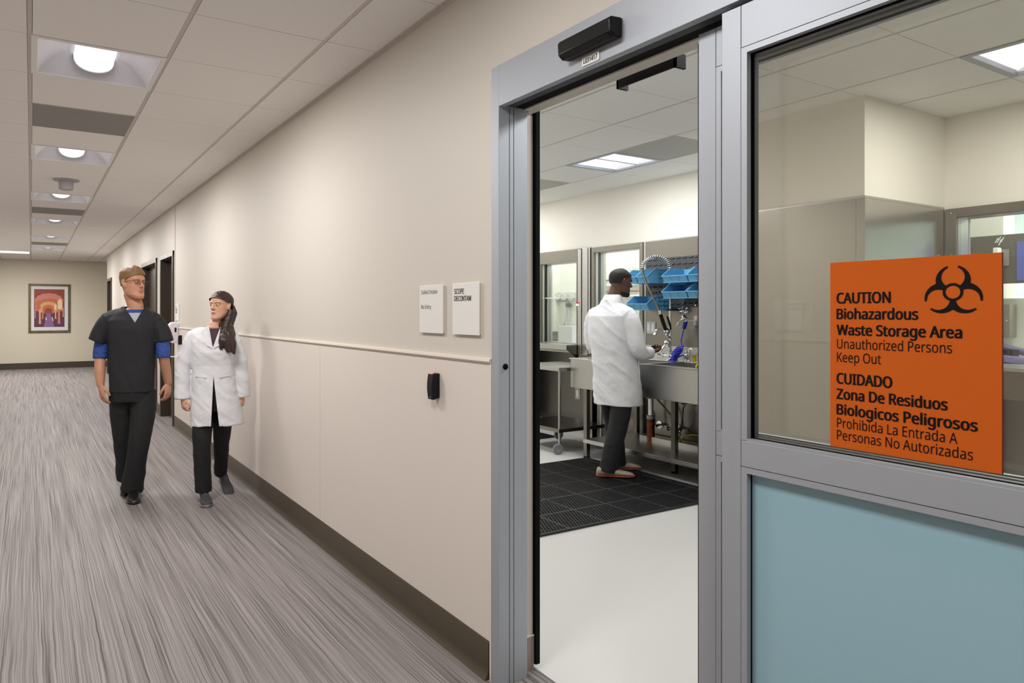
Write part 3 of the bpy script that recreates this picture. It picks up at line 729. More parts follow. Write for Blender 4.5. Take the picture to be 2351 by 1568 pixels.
sheet('trim_14', [((BX - .004, CHY1, 0), (BX, 5.64, .9))], 'stainless wall sheet below the sink', wbo, 'steel_d')
sheet('trim_15', [((BX - .004, RY0, 0), (BX, CHY0 - .01, 1.04))], 'stainless wall sheet under the right hand window', wbo, 'steel_d')

def pass_window(n, y0, y1, z0, z1, fr_, dep, lab, gy0=None):
    """steel framed window in the back wall: opening y0..y1, z0..z1, frame width fr_ = (low y, high y, bottom, top)"""
    t = struct(thing('window_%d' % n, None, None, (BX, (y0 + y1)/2, z0)), lab, 'window')
    f = MB(); a, b, c, d = fr_; X0, X1 = BX - dep, BX
    f.box((X0, y0 - a, z0 - c), (X1, y0, z1 + d)).box((X0, y1, z0 - c), (X1, y1 + b, z1 + d)).box((X0, y0, z1), (X1, y1, z1 + d)).box((X0, y0, z0 - c), (X1, y1, z0))
    f.build('frame', M['steel_v'], t, bev=.002)
    l = MB().box((BX, y0, z0), (BX2, y0 + .004, z1)).box((BX, y1 - .004, z0), (BX2, y1, z1)).box((BX, y0, z1 - .004), (BX2, y1, z1)).box((BX, y0, z0), (BX2, y1, z0 + .004)); l.build('jamb_liner', M['steel'], t)
    MB().box((BX + .03, y0 + .004, z0 + .004), (BX + .034, y1 - .004, z1 - .004)).build('pane', M['glass_w'], t)
    s = MB()
    for yy in (y0 - a*.5, y1 + b*.5):
        for zz in (z0 + .1, z0 + .4, z0 + .72, z1 + d*.5): s.lathe([(.007, 0), (.007, .002), (.004, .004)], (X0, yy, zz), 10, (-1, 0, 0))
    s.build('screw', M['chrome'], t)
    return t
wA = pass_window(1, AY0 + .045, AY1 - .04, 1.035, 1.965, (.06, .06, .08, .143), .03, 'left pass-through window with steel sash frame')
MB().box((BX - .012, 6.515, 1.04), (BX + .02, 6.527, 1.965)).build('sash_bar', M['black'], wA)
MB().box((BX - .05, 5.845, .92), (BX - .03, 5.895, 2.095)).box((BX - .04, 5.752, .92), (BX, 5.84, 2.105)).build('sash_rail', M['steel'], wA, bev=.002)
MB().box((BX - .01, AY0 + .05, 1.556), (BX + .03, AY1 - .05, 1.566)).build('sash_divider', M['hose_w'], wA)
tag(MB().box((BX - .0525, 5.875, 1.462), (BX - .0502, 5.925, 1.505), 0).box((BX - .0529, 5.875, 1.490), (BX - .0502, 5.925, 1.505), 1).build('warning_label', [M['sign_w'], M['red']]), 'small red and white label on the left window frame', 'label')
wB = pass_window(2, BY0 + .012, BY1 - .012, .95, 2.045, (.045, .045, .03, .055), .02, 'middle pass-through window behind the person at the sink')
MB().box((BX + .0, 5.612, .95), (BX + .025, 5.626, 2.045)).build('sash_bar', M['alu_dark'], wB)
MB().box((BX - .03, 5.722, .93), (BX - .002, 5.752, 2.108)).build('mullion', M['steel'], wB, bev=.002)
wR = pass_window(3, RW0, RW1, 1.055, 2.025, (.05, .065, .01, .06), .02, 'right hand window to the clean room')
MB().box((BX + .02, 2.175, 1.06), (BX + .03, 2.183, 2.02)).build('sash_bar', M['alu'], wR)

# counter under the left window
t = thing('pass_counter', 'stainless pass-through shelf with bracket under the left window', 'shelf', (BX, 6.4, 1.0))
MB().box((5.12, 5.905, 1.018), (BX - .03, RY1, 1.032)).box((5.12, 5.905, .975), (5.126, RY1, 1.018)).build('shelf_top', M['steel'], t, bev=.001)
MB().prism([(5.127, 1.018), (BX - .03, 1.018), (BX - .03, .885), (5.26, .885), (5.127, .978)], 'y', 5.905, 5.912).build('bracket', M['steel_v'], t)
t = thing('switch_plate', 'steel switch plate low on the dark wall under the left window', 'switch', (BX + .52, 6.55, .42))
MB().box((BX + .514, 6.49, .315), (BX + .52, 6.575, .455)).build('plate', M['steel'], t, bev=.001)
MB().box((BX + .511, 6.517, .345), (BX + .514, 6.548, .425)).build('rocker', M['white'], t)

# ------------------------------------------------------------------ clean room behind the windows
struct(MB().box((6.4, 3.9, 0), (6.5, 9.5, 2.85)).build('wall_clean', M['white_wall']), 'white wall seen through the pass-through windows', 'wall')
struct(MB().box((BX2, 3.8, 0), (6.4, 3.9, 2.85)).build('wall_clean', M['white_wall']), 'white partition behind the windows', 'wall')
struct(MB().box((9.2, RY0, 0), (9.3, 3.9, 2.85)).box((6.4, 3.8, 0), (9.2, 3.9, 2.85)).build('wall_clean', mat('clean room blue white', (205, 216, 220), .5)), 'pale wall far behind the right hand window', 'wall')
struct(MB().box((BX2 - .02, RY0, 2.70), (9.2, RY1, 2.75)).build('ceiling', M['white_wall']), 'white ceiling of the clean room', 'ceiling')
lt = troffer(0, 0, 5.75, 6.35, 2.695, 'square light above the gauges behind the left window', 'lights of the clean room', CLEAN_W)
troffer(0, 0, 5.62, 4.75, 2.695, 'square light behind the middle window', 'lights of the clean room', CLEAN_W)
troffer(0, 0, 7.60, 2.45, 2.695, 'lit ceiling panel seen through the right hand window', 'lights of the clean room', CLEAN_W*1.4)
troffer(0, 0, 7.20, 0.6, 2.695, 'ceiling panel deep in the clean room, out of view', 'lights of the clean room', CLEAN_W*1.2)

troffer(0, 0, 5.72, 1.25, 2.695, 'added unseen light over the counter, brightening the pier inside the right hand window', 'lights of the clean room', CLEAN_W*.7)  # extra troffer out of view, added to brighten the white pier and counter
def gauge(y, z, lab, r=.052):
    t = thing('pressure_gauge', lab, 'gauge', (6.36, y, z), 'pressure gauges behind the windows')
    MB().lathe([(r, 0), (r, -.035), (r*.9, -.04), (r*.86, -.036)], (6.36, y, z), 24, (1, 0, 0)).build('rim', M['chrome'], t, smooth=40)
    MB().lathe([(r*.86, 0), (r*.86, .002)], (6.321, y, z), 24, (-1, 0, 0)).build('dial', M['white'], t)
    MB().prism([(y - r*.5, z - r*.45), (y - r*.44, z - r*.5), (y + r*.55, z + r*.42), (y + r*.5, z + r*.5)], 'x', 6.3170, 6.3185).build('needle', M['ink'], t)
gauge(7.475, 1.612, 'leftmost pressure gauge behind the left window, partly hidden'); gauge(7.329, 1.612, 'middle pressure gauge behind the left window'); gauge(7.185, 1.608, 'rightmost pressure gauge behind the left window'); gauge(6.115, 1.900, 'pressure gauge behind the middle window, over the blue bins')
t = thing('gauge_manifold', 'white manifold box carrying the gauges behind the left window', 'manifold', (6.38, 7.3, 1.55))
MB().box((6.362, 7.05, 1.555), (6.40, 7.52, 1.672)).build('body', M['white'], t, bev=.004)
MB().box((6.355, 7.34, 1.545), (6.40, 7.52, 1.556)).build('base_rail', M['ink_soft'], t)
MB().box((6.3605, 7.425, 1.575), (6.362, 7.45, 1.62)).build('tag', M['yellow'], t)
t = thing('hose_reel_valve', 'black valve knob with looping white tubes on the wall behind the left window', 'valve', (6.4, 7.3, 1.49))
MB().cyl((6.40, 7.295, 1.49), (6.33, 7.295, 1.49), .028, 14).build('knob', M['ink'], t, smooth=40)
MB().tube([(6.375, 7.40, 1.54), (6.37, 7.36, 1.53), (6.37, 7.345, 1.40), (6.37, 7.36, 1.27), (6.37, 7.43, 1.17), (6.37, 7.50, 1.16)], .012, 8).build('tube', M['hose_w'], t, smooth=60)
MB().tube([(6.385, 7.325, 1.54), (6.37, 7.30, 1.40), (6.37, 7.29, 1.26), (6.37, 7.34, 1.12), (6.37, 7.44, 1.075), (6.37, 7.51, 1.085)], .012, 8).build('tube', M['hose_w'], t, smooth=60)
t = thing('white_case', 'white box with a tube handle behind the left window', 'case', (6.3, 7.2, .96))
MB().box((6.18, 7.02, .93), (6.345, 7.302, 1.21)).build('body', M['plast_w'], t, bev=.006)
MB().tube([(6.3, 7.28, 1.205), (6.3, 7.27, 1.27), (6.3, 7.22, 1.305), (6.3, 7.15, 1.305), (6.3, 7.10, 1.27), (6.3, 7.09, 1.205)], .009, 8).build('handle', M['hose_w'], t, smooth=60)
t = thing('tray_rack', 'stack of grey trays behind the left window', 'rack', (6.3, 7.42, .93))
for k in range(5): MB().box((6.20, 7.325, .935 + k*.03), (6.345, 7.515, .950 + k*.03)).build('tray', M['grey_box'], t)
MB().box((6.21, 7.33, 1.085), (6.345, 7.515, 1.125)).build('lid', M['ink_soft'], t, bev=.003)
tag(MB().box((6.02, 5.75, .90), (6.398, RY1 - .002, .93)).box((6.30, 5.75, 0), (6.398, RY1 - .002, .9)).build('clean_counter', M['white']), 'white counter behind the left window', 'counter')
t = thing('copper_pipe', 'thin copper pipes running behind the middle window', 'pipe', (6.38, 5.9, 1.66))
for zz in (1.655, 1.80): MB().cyl((6.37, 5.4, zz), (6.37, 6.9, zz), .011, 10).build('pipe', M['copper'], t, smooth=40)
for zz in (1.59, 1.735): MB().cyl((6.372, 5.4, zz), (6.372, 6.9, zz), .017, 10).build('conduit', M['white'], t, smooth=40)

# right hand window: monitor, boxes, counter
t = thing('monitor', 'large dark monitor seen from behind through the right hand window', 'monitor', (6.42, 2.2, 1.6))
MB().box((6.40, 1.7, 1.612), (6.46, 2.62, 1.985)).build('shell', M['monitor'], t, bev=.006)
MB().box((6.394, 1.7, 1.63), (6.402, 2.297, 1.925)).build('screen', M['screen'], t)
MB().box((6.385, 2.345, 1.745), (6.40, 2.425, 1.872)).build('mount_plate', M['grey_box'], t, bev=.003)
MB().box((6.33, 2.385, 1.78), (6.386, 2.425, 1.885)).build('mount_arm', M['plast_w'], t, bev=.008)
lg = MB()
def stroke(ya, za, yb, zb, w_=.0065): lg.prism([(ya, za), (ya - w_, za), (yb - w_, zb), (yb, zb)], 'x', 6.3975, 6.3995)
stroke(2.436, 1.926, 2.419, 1.962); stroke(2.424, 1.926, 2.400, 1.972); stroke(2.414, 1.905, 2.397, 1.950); stroke(2.402, 1.926, 2.381, 1.966); stroke(2.426, 1.948, 2.412, 1.957, .012)
lg.build('logo', M['white'], t)
t = thing('wall_cabinet', 'grey steel box on the wall below the dark monitor', 'box', (6.42, 2.38, 1.2)); MB().box((6.40, 2.342, 1.20), (6.52, 2.56, 1.455)).build('body', M['grey_box'], t, bev=.003); MB().lathe([(.006, 0), (.006, .004)], (6.40, 2.36, 1.33), 10, (-1, 0, 0)).build('latch', M['chrome'], t)
struct(MB().box((6.55, 2.437, 0), (6.75, 3.8, 2.70)).build('wall_clean', M['white_wall']), 'white pier behind the monitor', 'wall')
struct(MB().box((6.55, RY0, 0), (6.65, 2.437, 1.50)).build('wall_clean', M['white_wall']), 'low white partition behind the counter', 'wall')
t = thing('clean_counter', 'pale counter inside the right hand window', 'counter', (6.0, 1.6, 1.0)); MB().box((BX2 + .01, RY0 + .01, .975), (6.54, 2.6, 1.0)).build('worktop', M['white'], t, bev=.003); MB().box((5.8, RY0 + .01, 0), (6.54, 2.6, .974)).build('cabinet', M['grey_box'], t)
t = thing('bagged_tube', 'violet wrapped tube lying on the counter inside the right hand window', 'tube', (6.0, 2.2, 1.0)); MB().tube([(6.2, 2.50, 1.07), (6.2, 2.30, 1.05), (6.18, 2.0, 1.03)], .028, 10).build('sleeve', M['purple'], t, smooth=60)
t = thing('bagged_tube', 'second violet tube behind the first, propped on a tray', 'tube', (6.3, 2.2, 1.0)); MB().tube([(6.40, 2.38, 1.125), (6.40, 2.0, 1.03)], .028, 10).build('sleeve', M['purple'], t, smooth=60)
t = thing('spring_tray', 'dark ribbed tray on the counter inside the right hand window', 'tray', (6.35, 2.35, 1.0))
for k in range(7): MB().box((6.25, 2.27 + k*.018, 1.002), (6.36, 2.282 + k*.018, 1.115)).build('rib', M['ink_soft'], t)
t = thing('paper_box', 'white tissue box on the low partition below the monitor', 'box', (6.6, 2.25, 1.5)); MB().prism([(2.20, 1.50), (2.32, 1.50), (2.26, 1.53), (2.20, 1.54)], 'x', 6.56, 6.63).build('body', M['white'], t)

# lower right stainless counter seen through the door pane
t = thing('steel_counter', 'stainless counter with apron under the right hand window', 'counter', (5.1, 1.4, 0))
MB().box((4.98, RY0 + .02, 1.042), (BX - .006, 2.28, 1.064)).build('worktop', M['steel'], t, bev=.003)
MB().box((5.00, RY0 + .02, .875), (5.02, 2.27, 1.042)).build('apron', M['steel_v'], t)
MB().box((5.02, RY0 + .02, .2), (BX - .02, 2.25, .23)).build('lower_shelf', M['steel_d'], t)
for yy in (2.22, .8, -.6): MB().box((5.03, yy, 0), (5.07, yy + .04, .875)).build('leg', M['steel_d'], t, bev=.002)

# ------------------------------------------------------------------ sink table
t = thing('sink_table', 'long stainless decontamination sink on legs along the back wall', 'sink', (4.95, 4.3, 0))
S0, S1, SXF, SXB, RIM = CHY1 + .03, 5.208, 4.57, BX - .006, .945
MB().box((SXF, S0, .660), (SXF + .003, S1, RIM - .012)).build('apron', M['steel'], t)
MB().box((SXF, S1 - .003, .66), (SXB, S1, RIM - .012)).build('end_panel', M['steel'], t)
b = MB()
b.box((SXF - .012, S0, RIM - .012), (SXF + .06, S1 + .01, RIM)); b.box((5.10, S0, RIM - .012), (SXB, S1 + .01, RIM))
b.box((SXF + .06, 5.00, RIM - .012), (5.10, S1 + .01, RIM)); b.box((SXF + .06, 4.28, RIM - .012), (5.10, 4.34, RIM)); b.box((SXF + .06, S0, RIM - .012), (5.10, S0 + .05, RIM))
b.box((SXB - .012, S0, RIM), (SXB, S1, RIM + .12))
b.build('rim', M['steel'], t, bev=.003)
for y0, y1 in ((S0 + .05, 4.28), (4.34, 5.00)):
    q = MB(); x0, x1, zb = SXF + .06, 5.10, .68
    q.box((x0 - .004, y0, zb), (x0, y1, RIM - .006)).box((x1, y0, zb), (x1 + .004, y1, RIM - .006)).box((x0, y0 - .004, zb), (x1, y0, RIM - .006)).box((x0, y1, zb), (x1, y1 + .004, RIM - .006)).box((x0, y0, zb - .004), (x1, y1, zb))
    q.build('basin', M['steel'], t)
for x, y in ((4.575, 4.985), (5.24, 4.985), (4.79, 4.12), (5.24, 4.12), (4.60, 3.50), (5.24, 3.50)):
    l = MB().box((x, y, .010), (x + .045, y + .045, .668)).build('leg', M['steel_v'], t, bev=.003)
    MB().lathe([(.012, .04), (.012, .02), (.03, .014), (.03, 0)], (x + .022, y + .022, .0), 14).build('foot', M['black_rub'], l, smooth=30)
MB().box((4.585, S0, .655), (4.60, S1 - .02, .672)).build('stretcher', M['steel_d'], t)
MB().box((4.55, S0, .172), (5.28, 5.01, .186)).box((4.55, S0, .150), (4.556, 5.01, .172)).build('undershelf', M['steel'], t, bev=.002)
MB().box((5.00, S0, .186), (5.006, 4.72, .228)).box((5.006, S0, .186), (5.05, 4.72, .19)).build('shelf_upstand', M['steel'], t)

# drains and supplies under the sink
t = thing('drain_pipe', 'drain standing on the undershelf, chrome above and copper below', 'pipe', (5.02, 4.60, .19))
MB().lathe([(.036, 0), (.036, .205), (.030, .21)], (5.02, 4.60, .19), 20).build('copper_pipe', M['copper'], t, smooth=40)
MB().lathe([(.040, 0), (.038, .03), (.026, .034)], (5.02, 4.60, .395), 20).build('collar', M['hose_w'], t, smooth=40)
MB().lathe([(.024, 0), (.024, .17)], (5.02, 4.60, .42), 20).build('chrome_tube', M['chrome'], t, smooth=40)
MB().lathe([(.042, 0), (.042, .03), (.030, .034), (.030, .075), (.046, .08), (.046, .09)], (5.02, 4.60, .585), 20).build('strainer', M['brass'], t, smooth=40)
def stop(y, z, lab):
    t = thing('stop_valve', lab, 'valve', (5.32, y, z))
    MB().lathe([(.042, 0), (.040, .006), (.015, .012)], (5.325, y, z), 18, (-1, 0, 0)).build('escutcheon', M['chrome'], t, smooth=40)
    MB().cyl((5.315, y, z), (5.24, y, z), .011, 10).cyl((5.25, y - .03, z), (5.25, y + .045, z), .013, 10).build('body', M['steel_d'], t, smooth=40)
    MB().ball((5.25, y + .055, z), .018, 10, sc=(.6, 1, 1.4)).build('handle', M['ink_soft'], t, smooth=60)
stop(4.764, .288, 'left stop valve on the wall under the sink'); stop(4.541, .286, 'right stop valve on the wall under the sink')
tag(MB().tube([(5.25, 4.76, .30), (5.25, 4.765, .40), (5.22, 4.80, .50), (5.18, 4.80, .66)], .009, 8).build('supply_hose', M['steel_d'], smooth=60), 'braided supply hose above the left stop valve', 'hose')
tag(MB().tube([(5.25, 4.545, .30), (5.25, 4.57, .42), (5.22, 4.66, .52), (5.18, 4.73, .60), (5.16, 4.74, .68)], .009, 8).build('supply_hose', M['steel_d'], smooth=60), 'curved braided supply hose above the right stop valve', 'hose')
tag(MB().tube([(5.25, 4.50, .285), (5.25, 4.45, .25), (5.25, 4.47, .215), (5.25, 4.52, .23), (5.25, 4.44, .33), (5.25, 4.42, .5), (5.22, 4.36, .57), (5.20, 4.24, .60), (5.2, 4.22, .68)], .008, 8).build('supply_hose', M['steel_d'], smooth=60), 'looped supply hose right of the stop valves', 'hose')
t = thing('lever_valve', 'black handled drain lever under the sink at the right', 'valve', (5.0, 4.2, .6)); MB().tube([(5.05, 4.26, .575), (5.0, 4.16, .60), (4.98, 4.08, .62)], [.012, .016, .012], 10).build('lever', M['black'], t, smooth=60); MB().cyl((5.05, 4.26, .575), (5.05, 4.26, .69), .02, 12).build('stem', M['brass'], t, smooth=40)
tag(MB().tube([(5.28, 4.20, .26), (5.24, 4.30, .27), (5.22, 4.37, .25), (5.2, 4.40, .21), (5.15, 4.38, .193), (5.1, 4.28, .193), (5.08, 4.15, .193)], .008, 8).build('power_cord', M['yellow'], smooth=60), 'yellow cord lying on the shelf under the sink', 'cord')

# wall outlet
t = thing('wall_outlet', 'double wall outlet with steel plate between window and faucet', 'outlet', (BX, 4.873, 1.18))
MB().box((BX - .010, 4.815, 1.182), (BX - .0045, 4.93, 1.300)).build('plate', M['hose_w'], t, bev=.001)
for yy in (4.845, 4.90): MB().box((BX - .0135, yy - .017, 1.205), (BX - .010, yy + .017, 1.28)).build('receptacle', M['white'], t, bev=.001)

# louvred panel with bins
t = thing('louvre_panel', 'dark grey louvred steel panel on the wall over the sink', 'panel', (BX, 4.3, 1.44))
LP0, LP1 = 3.55, 4.93
MB().box((BX - .020, LP0, 1.442), (BX - .0045, LP1, 1.920)).build('plate', M['louver'], t, bev=.001)
lv = MB()
for r in range(9):
    z = 1.470 + r*.054
    for k in range(int((LP1 - LP0)/.072)):
        y = LP1 - .045 - k*.072; lv.prism([(BX - .020, z), (BX - .031, z + .004), (BX - .020, z + .020)], 'y', y - .022, y + .022)
lv.build('louvre', M['louver'], t)
sc_ = MB()
for y in (4.33, 4.75): 
    for z in (1.458, 1.857): sc_.lathe([(.008, 0), (.007, .003)], (BX - .02, y, z), 10, (-1, 0, 0))
sc_.build('screw', M['chrome'], t)
def bin_(y1, w_, z, lab, d=.27, h=.128):
    """open fronted hopper bin, front lip towards -X, hung on the panel"""
    xb = BX - .033; xf = xb - d; y0 = y1 - w_; th = .0035; lip = .055
    t = thing('hopper_bin', lab, 'bin', (xb, y1 - w_/2, z), 'blue bins on the louvred panel')
    pr = [(xb, z), (xb, z + h), (xf + .085, z + h), (xf - .022, z + lip), (xf + .004, z)]
    s = MB()
    for ya in (y0, y1 - th): s.prism(pr, 'y', ya, ya + th)
    s.box((xf + .004, y0 + th, z), (xb, y1 - th, z + th)).box((xb - th, y0 + th, z + th), (xb, y1 - th, z + h))
    s.prism([(xf + .004, z), (xf - .022, z + lip), (xf - .018, z + lip), (xf + .008, z)], 'y', y0 + th, y1 - th)
    s.build('body', M['blue_bin'], t)
    r = MB()
    r.prism([(xf + .085, z + h), (xf - .022, z + lip), (xf - .027, z + lip + .004), (xf + .082, z + h + .005)], 'y', y0 - .004, y0 + .004)
    r.prism([(xf + .085, z + h), (xf - .022, z + lip), (xf - .027, z + lip + .004), (xf + .082, z + h + .005)], 'y', y1 - .004, y1 + .004)
    r.box((xf - .028, y0 - .004, z + lip - .004), (xf - .018, y1 + .004, z + lip + .003)).box((xf + .082, y0 - .005, z + h - .004), (xb, y0 + .003, z + h + .004)).box((xf + .082, y1 - .003, z + h - .004), (xb, y1 + .005, z + h + .004)).box((xf - .002, y0 - .005, z - .006), (xb, y1 + .005, z))
    r.build('rim', M['blue_bin'], t, bev=.001)
    q = MB(); nn = 2 if w_ < .2 else 3
    for k in range(1, nn): y = y0 + w_*k/nn; q.prism([(xf + .001, z), (xf - .026, z + lip), (xf - .018, z + lip), (xf + .008, z)], 'y', y - .0015, y + .0015)
    for u in (.115, .19): q.box((xf + u, y0 - .0035, z + .004), (xf + u + .004, y0, z + h - .006))
    for v in (.045, .085): q.box((xf + .115, y0 - .0035, z + v), (xb, y0, z + v + .004))
    q.build('label_rib', M['blue_bin'], t)
bin_(4.762, .134, 1.676, 'narrow blue bin in the upper row, with a deep side showing'); bin_(4.915, .134, 1.676, 'narrow blue bin at the left end, half hidden behind the head')
bin_(4.452, .268, 1.668, 'wide blue bin in the upper row right of the spring faucet'); bin_(4.170, .268, 1.668, 'wide blue bin in the upper row cut by the door stile')
bin_(4.457, .268, 1.523, 'wide blue bin in the second row under the upper one'); bin_(4.172, .268, 1.523, 'wide blue bin in the second row cut by the door stile')
bin_(4.897, .265, 1.418, 'lowest wide blue bin beside the shoulder of the person in white')

# pre-rinse faucet
t = thing('rinse_faucet', 'chrome pre-rinse spring faucet standing at the back of the sink', 'faucet', (5.2, 4.53, RIM))
MB().lathe([(.035, 0), (.033, .012), (.02, .02), (.02, .06), (.028, .066), (.028, .085), (.016, .09), (.016, .14)], (5.2, 4.53, RIM), 20).cyl((5.2, 4.60, .985), (5.2, 4.46, .985), .017, 12).build('base', M['chrome'], t, smooth=40)
for s in (-1, 1):
    MB().lathe([(.018, 0), (.022, .012), (.018, .03)], (5.2, 4.53 + s*.07, .985), 12, (0, s, 0)).cyl((5.2, 4.53 + s*.09, .985), (5.13, 4.53 + s*.10, 1.0), .007, 8).build('tap_handle', M['chrome'], t, smooth=40)
MB().tube([(5.2, 4.53, 1.05), (5.2, 4.53, 1.80)], .0105, 12).build('riser', M['chrome'], t, smooth=40)
arc = []
for k in range(25):
    a = math.pi*k/24; u = (1 - math.cos(a))/2; arc.append(Vector((5.2 - .25*u, 4.53 + .107*u, 1.80 + .112*math.sin(a)**.85)))
MB().tube(arc, .010, 10).build('arc_hose', M['steel_d'], t, smooth=60)
hel = []; NT = 21
for k in range(NT*10 + 1):
    u = k/(NT*10)*24; i = min(int(u), 23); p = arc[i].lerp(arc[i+1], u - i); tg = (arc[i+1] - arc[i]).normalized(); nx = Vector((1, 0, 0)); bn = tg.cross(nx).normalized(); a = 2*math.pi*k/10
    hel.append(p + (nx*math.cos(a) + bn*math.sin(a))*.019)
MB().tube(hel, .0042, 6).build('spring', M['chrome'], t, smooth=60)
MB().tube([arc[-1], (4.95, 4.632, 1.76), (4.952, 4.60, 1.68), (4.965, 4.52, 1.53), (4.98, 4.455, 1.40)], .0105, 10).build('hose', M['steel_d'], t, smooth=60)
MB().tube([(4.979, 4.457, 1.41), (4.984, 4.452, 1.375)], .015, 12).build('ferrule', M['chrome'], t, smooth=40)
MB().tube([(4.984, 4.452, 1.375), (5.01, 4.449, 1.31), (5.05, 4.447, 1.225)], [.016, .018, .016], 12).build('grip', M['black'], t, smooth=40)
MB().ball((5.065, 4.45, 1.215), .034, 12, sc=(1, .8, 1)).cyl((5.065, 4.45, 1.215), (5.2, 4.53, 1.225), .016, 10).build('spray_valve', M['chrome'], t, smooth=40)
MB().tube([(5.10, 4.435, 1.235), (5.085, 4.428, 1.27), (5.04, 4.422, 1.355)], [.008, .010, .009], 10).build('lever', M['black'], t, smooth=40)
MB().tube([(5.2, 4.53, 1.15), (5.12, 4.525, 1.20), (5.04, 4.512, 1.232), (5.01, 4.53, 1.226), (5.0, 4.535, 1.18)], [.012, .011, .010, .011, .015], 12).build('spout', M['chrome'], t, smooth=50)
MB().ball((5.18, 4.545, 1.105), .032, 14).cyl((5.18, 4.545, 1.105), (5.2, 4.53, 1.07), .02, 10).cyl((5.18, 4.56, 1.10), (5.14, 4.59, 1.02), .009, 8).build('control_knob', M['chrome'], t, smooth=50)
MB().box((5.19, 4.515, 1.408), (BX - .01, 4.545, 1.424)).box((5.185, 4.49, 1.408), (5.215, 4.555, 1.424)).build('wall_bracket', M['black'], t, bev=.002)

# spray gun with blue coil, tap, knob
t = thing('spray_gun', 'chrome spray gun with blue grip and blue coiled hose', 'spray gun', (5.24, 4.38, 1.3))
MB().tube([(5.22, 4.395, 1.36), (5.22, 4.378, 1.34), (5.24, 4.375, 1.315)], [.016, .024, .02], 12).tube([(5.215, 4.40, 1.335), (5.19, 4.43, 1.29), (5.19, 4.44, 1.265)], .006, 8).build('nozzle', M['chrome'], t, smooth=50)
MB().tube([(5.24, 4.376, 1.32), (5.24, 4.388, 1.29), (5.24, 4.402, 1.24)], [.017, .019, .016], 12).build('grip', M['blue_h'], t, smooth=40)
hz = [(5.24, 4.403, 1.24), (5.225, 4.405, 1.19), (5.18, 4.385, 1.125), (5.15, 4.35, 1.095), (5.125, 4.315, 1.085)]
co = []
for k in range(9*14 + 1):
    u = k/(9*14); a = 2*math.pi*k/14; cy = 4.338 + .062*u; cz = 1.075 - .135*u; r = .036 - .006*math.cos(u*9)
    co.append((5.11 - .03*u + r*math.sin(a), cy - r*math.cos(a), cz + .006*math.sin(a)))
MB().tube(hz + co + [(5.07, 4.41, .953), (5.10, 4.40, .966), (5.17, 4.38, .99), (5.22, 4.376, 1.0)], .0055, 8).build('coiled_hose', M['blue_h'], t, smooth=60)
t = thing('spray_hook', 'chrome wall bracket holding the spray gun', 'bracket', (BX, 4.30, 1.31)); MB().box((5.23, 4.22, 1.312), (BX - .004, 4.36, 1.318)).box((BX - .008, 4.22, 1.27), (BX - .004, 4.36, 1.36)).build('shelf', M['steel'], t, bev=.001)
for yy in (4.25, 4.29): MB().lathe([(.007, 0), (.009, .02), (.004, .045)], (5.27, yy, 1.318), 10).build('post', M['chrome'], t, smooth=40)
t = thing('four_arm_valve', 'chrome four arm valve knob on the wall under the bins', 'valve', (BX, 4.447, 1.425)); MB().lathe([(.03, 0), (.03, .006), (.012, .01), (.012, .05), (.02, .054), (.02, .07)], (BX - .004, 4.45, 1.415), 18, (-1, 0, 0)).build('stem', M['chrome'], t, smooth=40)
k_ = MB()
for q in range(4): a = q*math.pi/2 + .4; k_.cyl((5.265, 4.45, 1.415), (5.265, 4.45 + .038*math.cos(a), 1.415 + .038*math.sin(a)), .007, 8)
k_.build('handle', M['chrome'], t, smooth=40)
t = thing('sink_tap', 'small chrome tap on the sink deck feeding the blue hose', 'faucet', (5.22, 4.34, RIM)); MB().lathe([(.028, 0), (.026, .01), (.018, .014), (.018, .075), (.024, .08), (.022, .10)], (5.22, 4.34, RIM), 18).cyl((5.22, 4.34, 1.0), (5.22, 4.375, 1.0), .010, 10).tube([(5.22, 4.34, .99), (5.18, 4.325, 1.0), (5.165, 4.32, .975)], .011, 10).build('body', M['chrome'], t, smooth=40)
MB().tube([(5.22, 4.34, 1.045), (5.21, 4.31, 1.058), (5.2, 4.26, 1.06)], .007, 8).build('lever', M['chrome'], t, smooth=40)
t = thing('yellow_hose', 'yellow hose dropping into the right basin of the sink', 'hose', (4.78, 3.8, RIM)); MB().tube([(4.86, 3.62, .96), (4.82, 3.74, .992), (4.78, 3.835, .985), (4.76, 3.87, .95), (4.76, 3.875, .87)], .009, 10).build('tube', M['yellow'], t, smooth=60)
tag(MB().box((5.24, 4.272, RIM + .001), (5.25, 4.304, .998)).build('yellow_tag', M['yellow']), 'small yellow tag beside the sink tap', 'tag')

# cart
t = thing('utility_cart', 'stainless utility cart on casters left of the sink', 'cart', (4.72, 5.66, 0))
KX0, KX1, KY0, KY1 = 4.45, 5.05, 5.235, 5.925
MB().box((KX0, KY0, .842), (KX1, KY1, .850)).box((KX0, KY0, .815), (KX0 + .004, KY1, .842)).box((KX0, KY0, .815), (KX1, KY0 + .004, .842)).build('top_shelf', M['steel'], t, bev=.001)
MB().box((KX0, KY0, .243), (KX1, KY1, .25)).box((KX0, KY0, .215), (KX0 + .004, KY1, .243)).box((KX0, KY0, .215), (KX1, KY0 + .004, .243)).build('lower_shelf', M['steel_d'], t, bev=.001)
for x, y in ((KX0 + .025, KY0 + .025), (KX1 - .025, KY0 + .025), (KX0 + .025, KY1 - .025), (KX1 - .025, KY1 - .025)):
    l = MB().lathe([(.0135, .10), (.0135, .842)], (x, y, 0), 14).build('leg', M['steel'], t, smooth=40)
    MB().lathe([(.048, -.013), (.052, -.009), (.052, .009), (.048, .013)], (x - .02, y, .052), 22, (.3, 1, 0)).build('wheel', M['wheel'], l, smooth=40)
    MB().lathe([(.026, -.0145), (.026, .0145)], (x - .02, y, .052), 16, (.3, 1, 0)).lathe([(.02, 0), (.02, .012)], (x, y, .096), 12).build('fork', M['steel'], l, smooth=40)

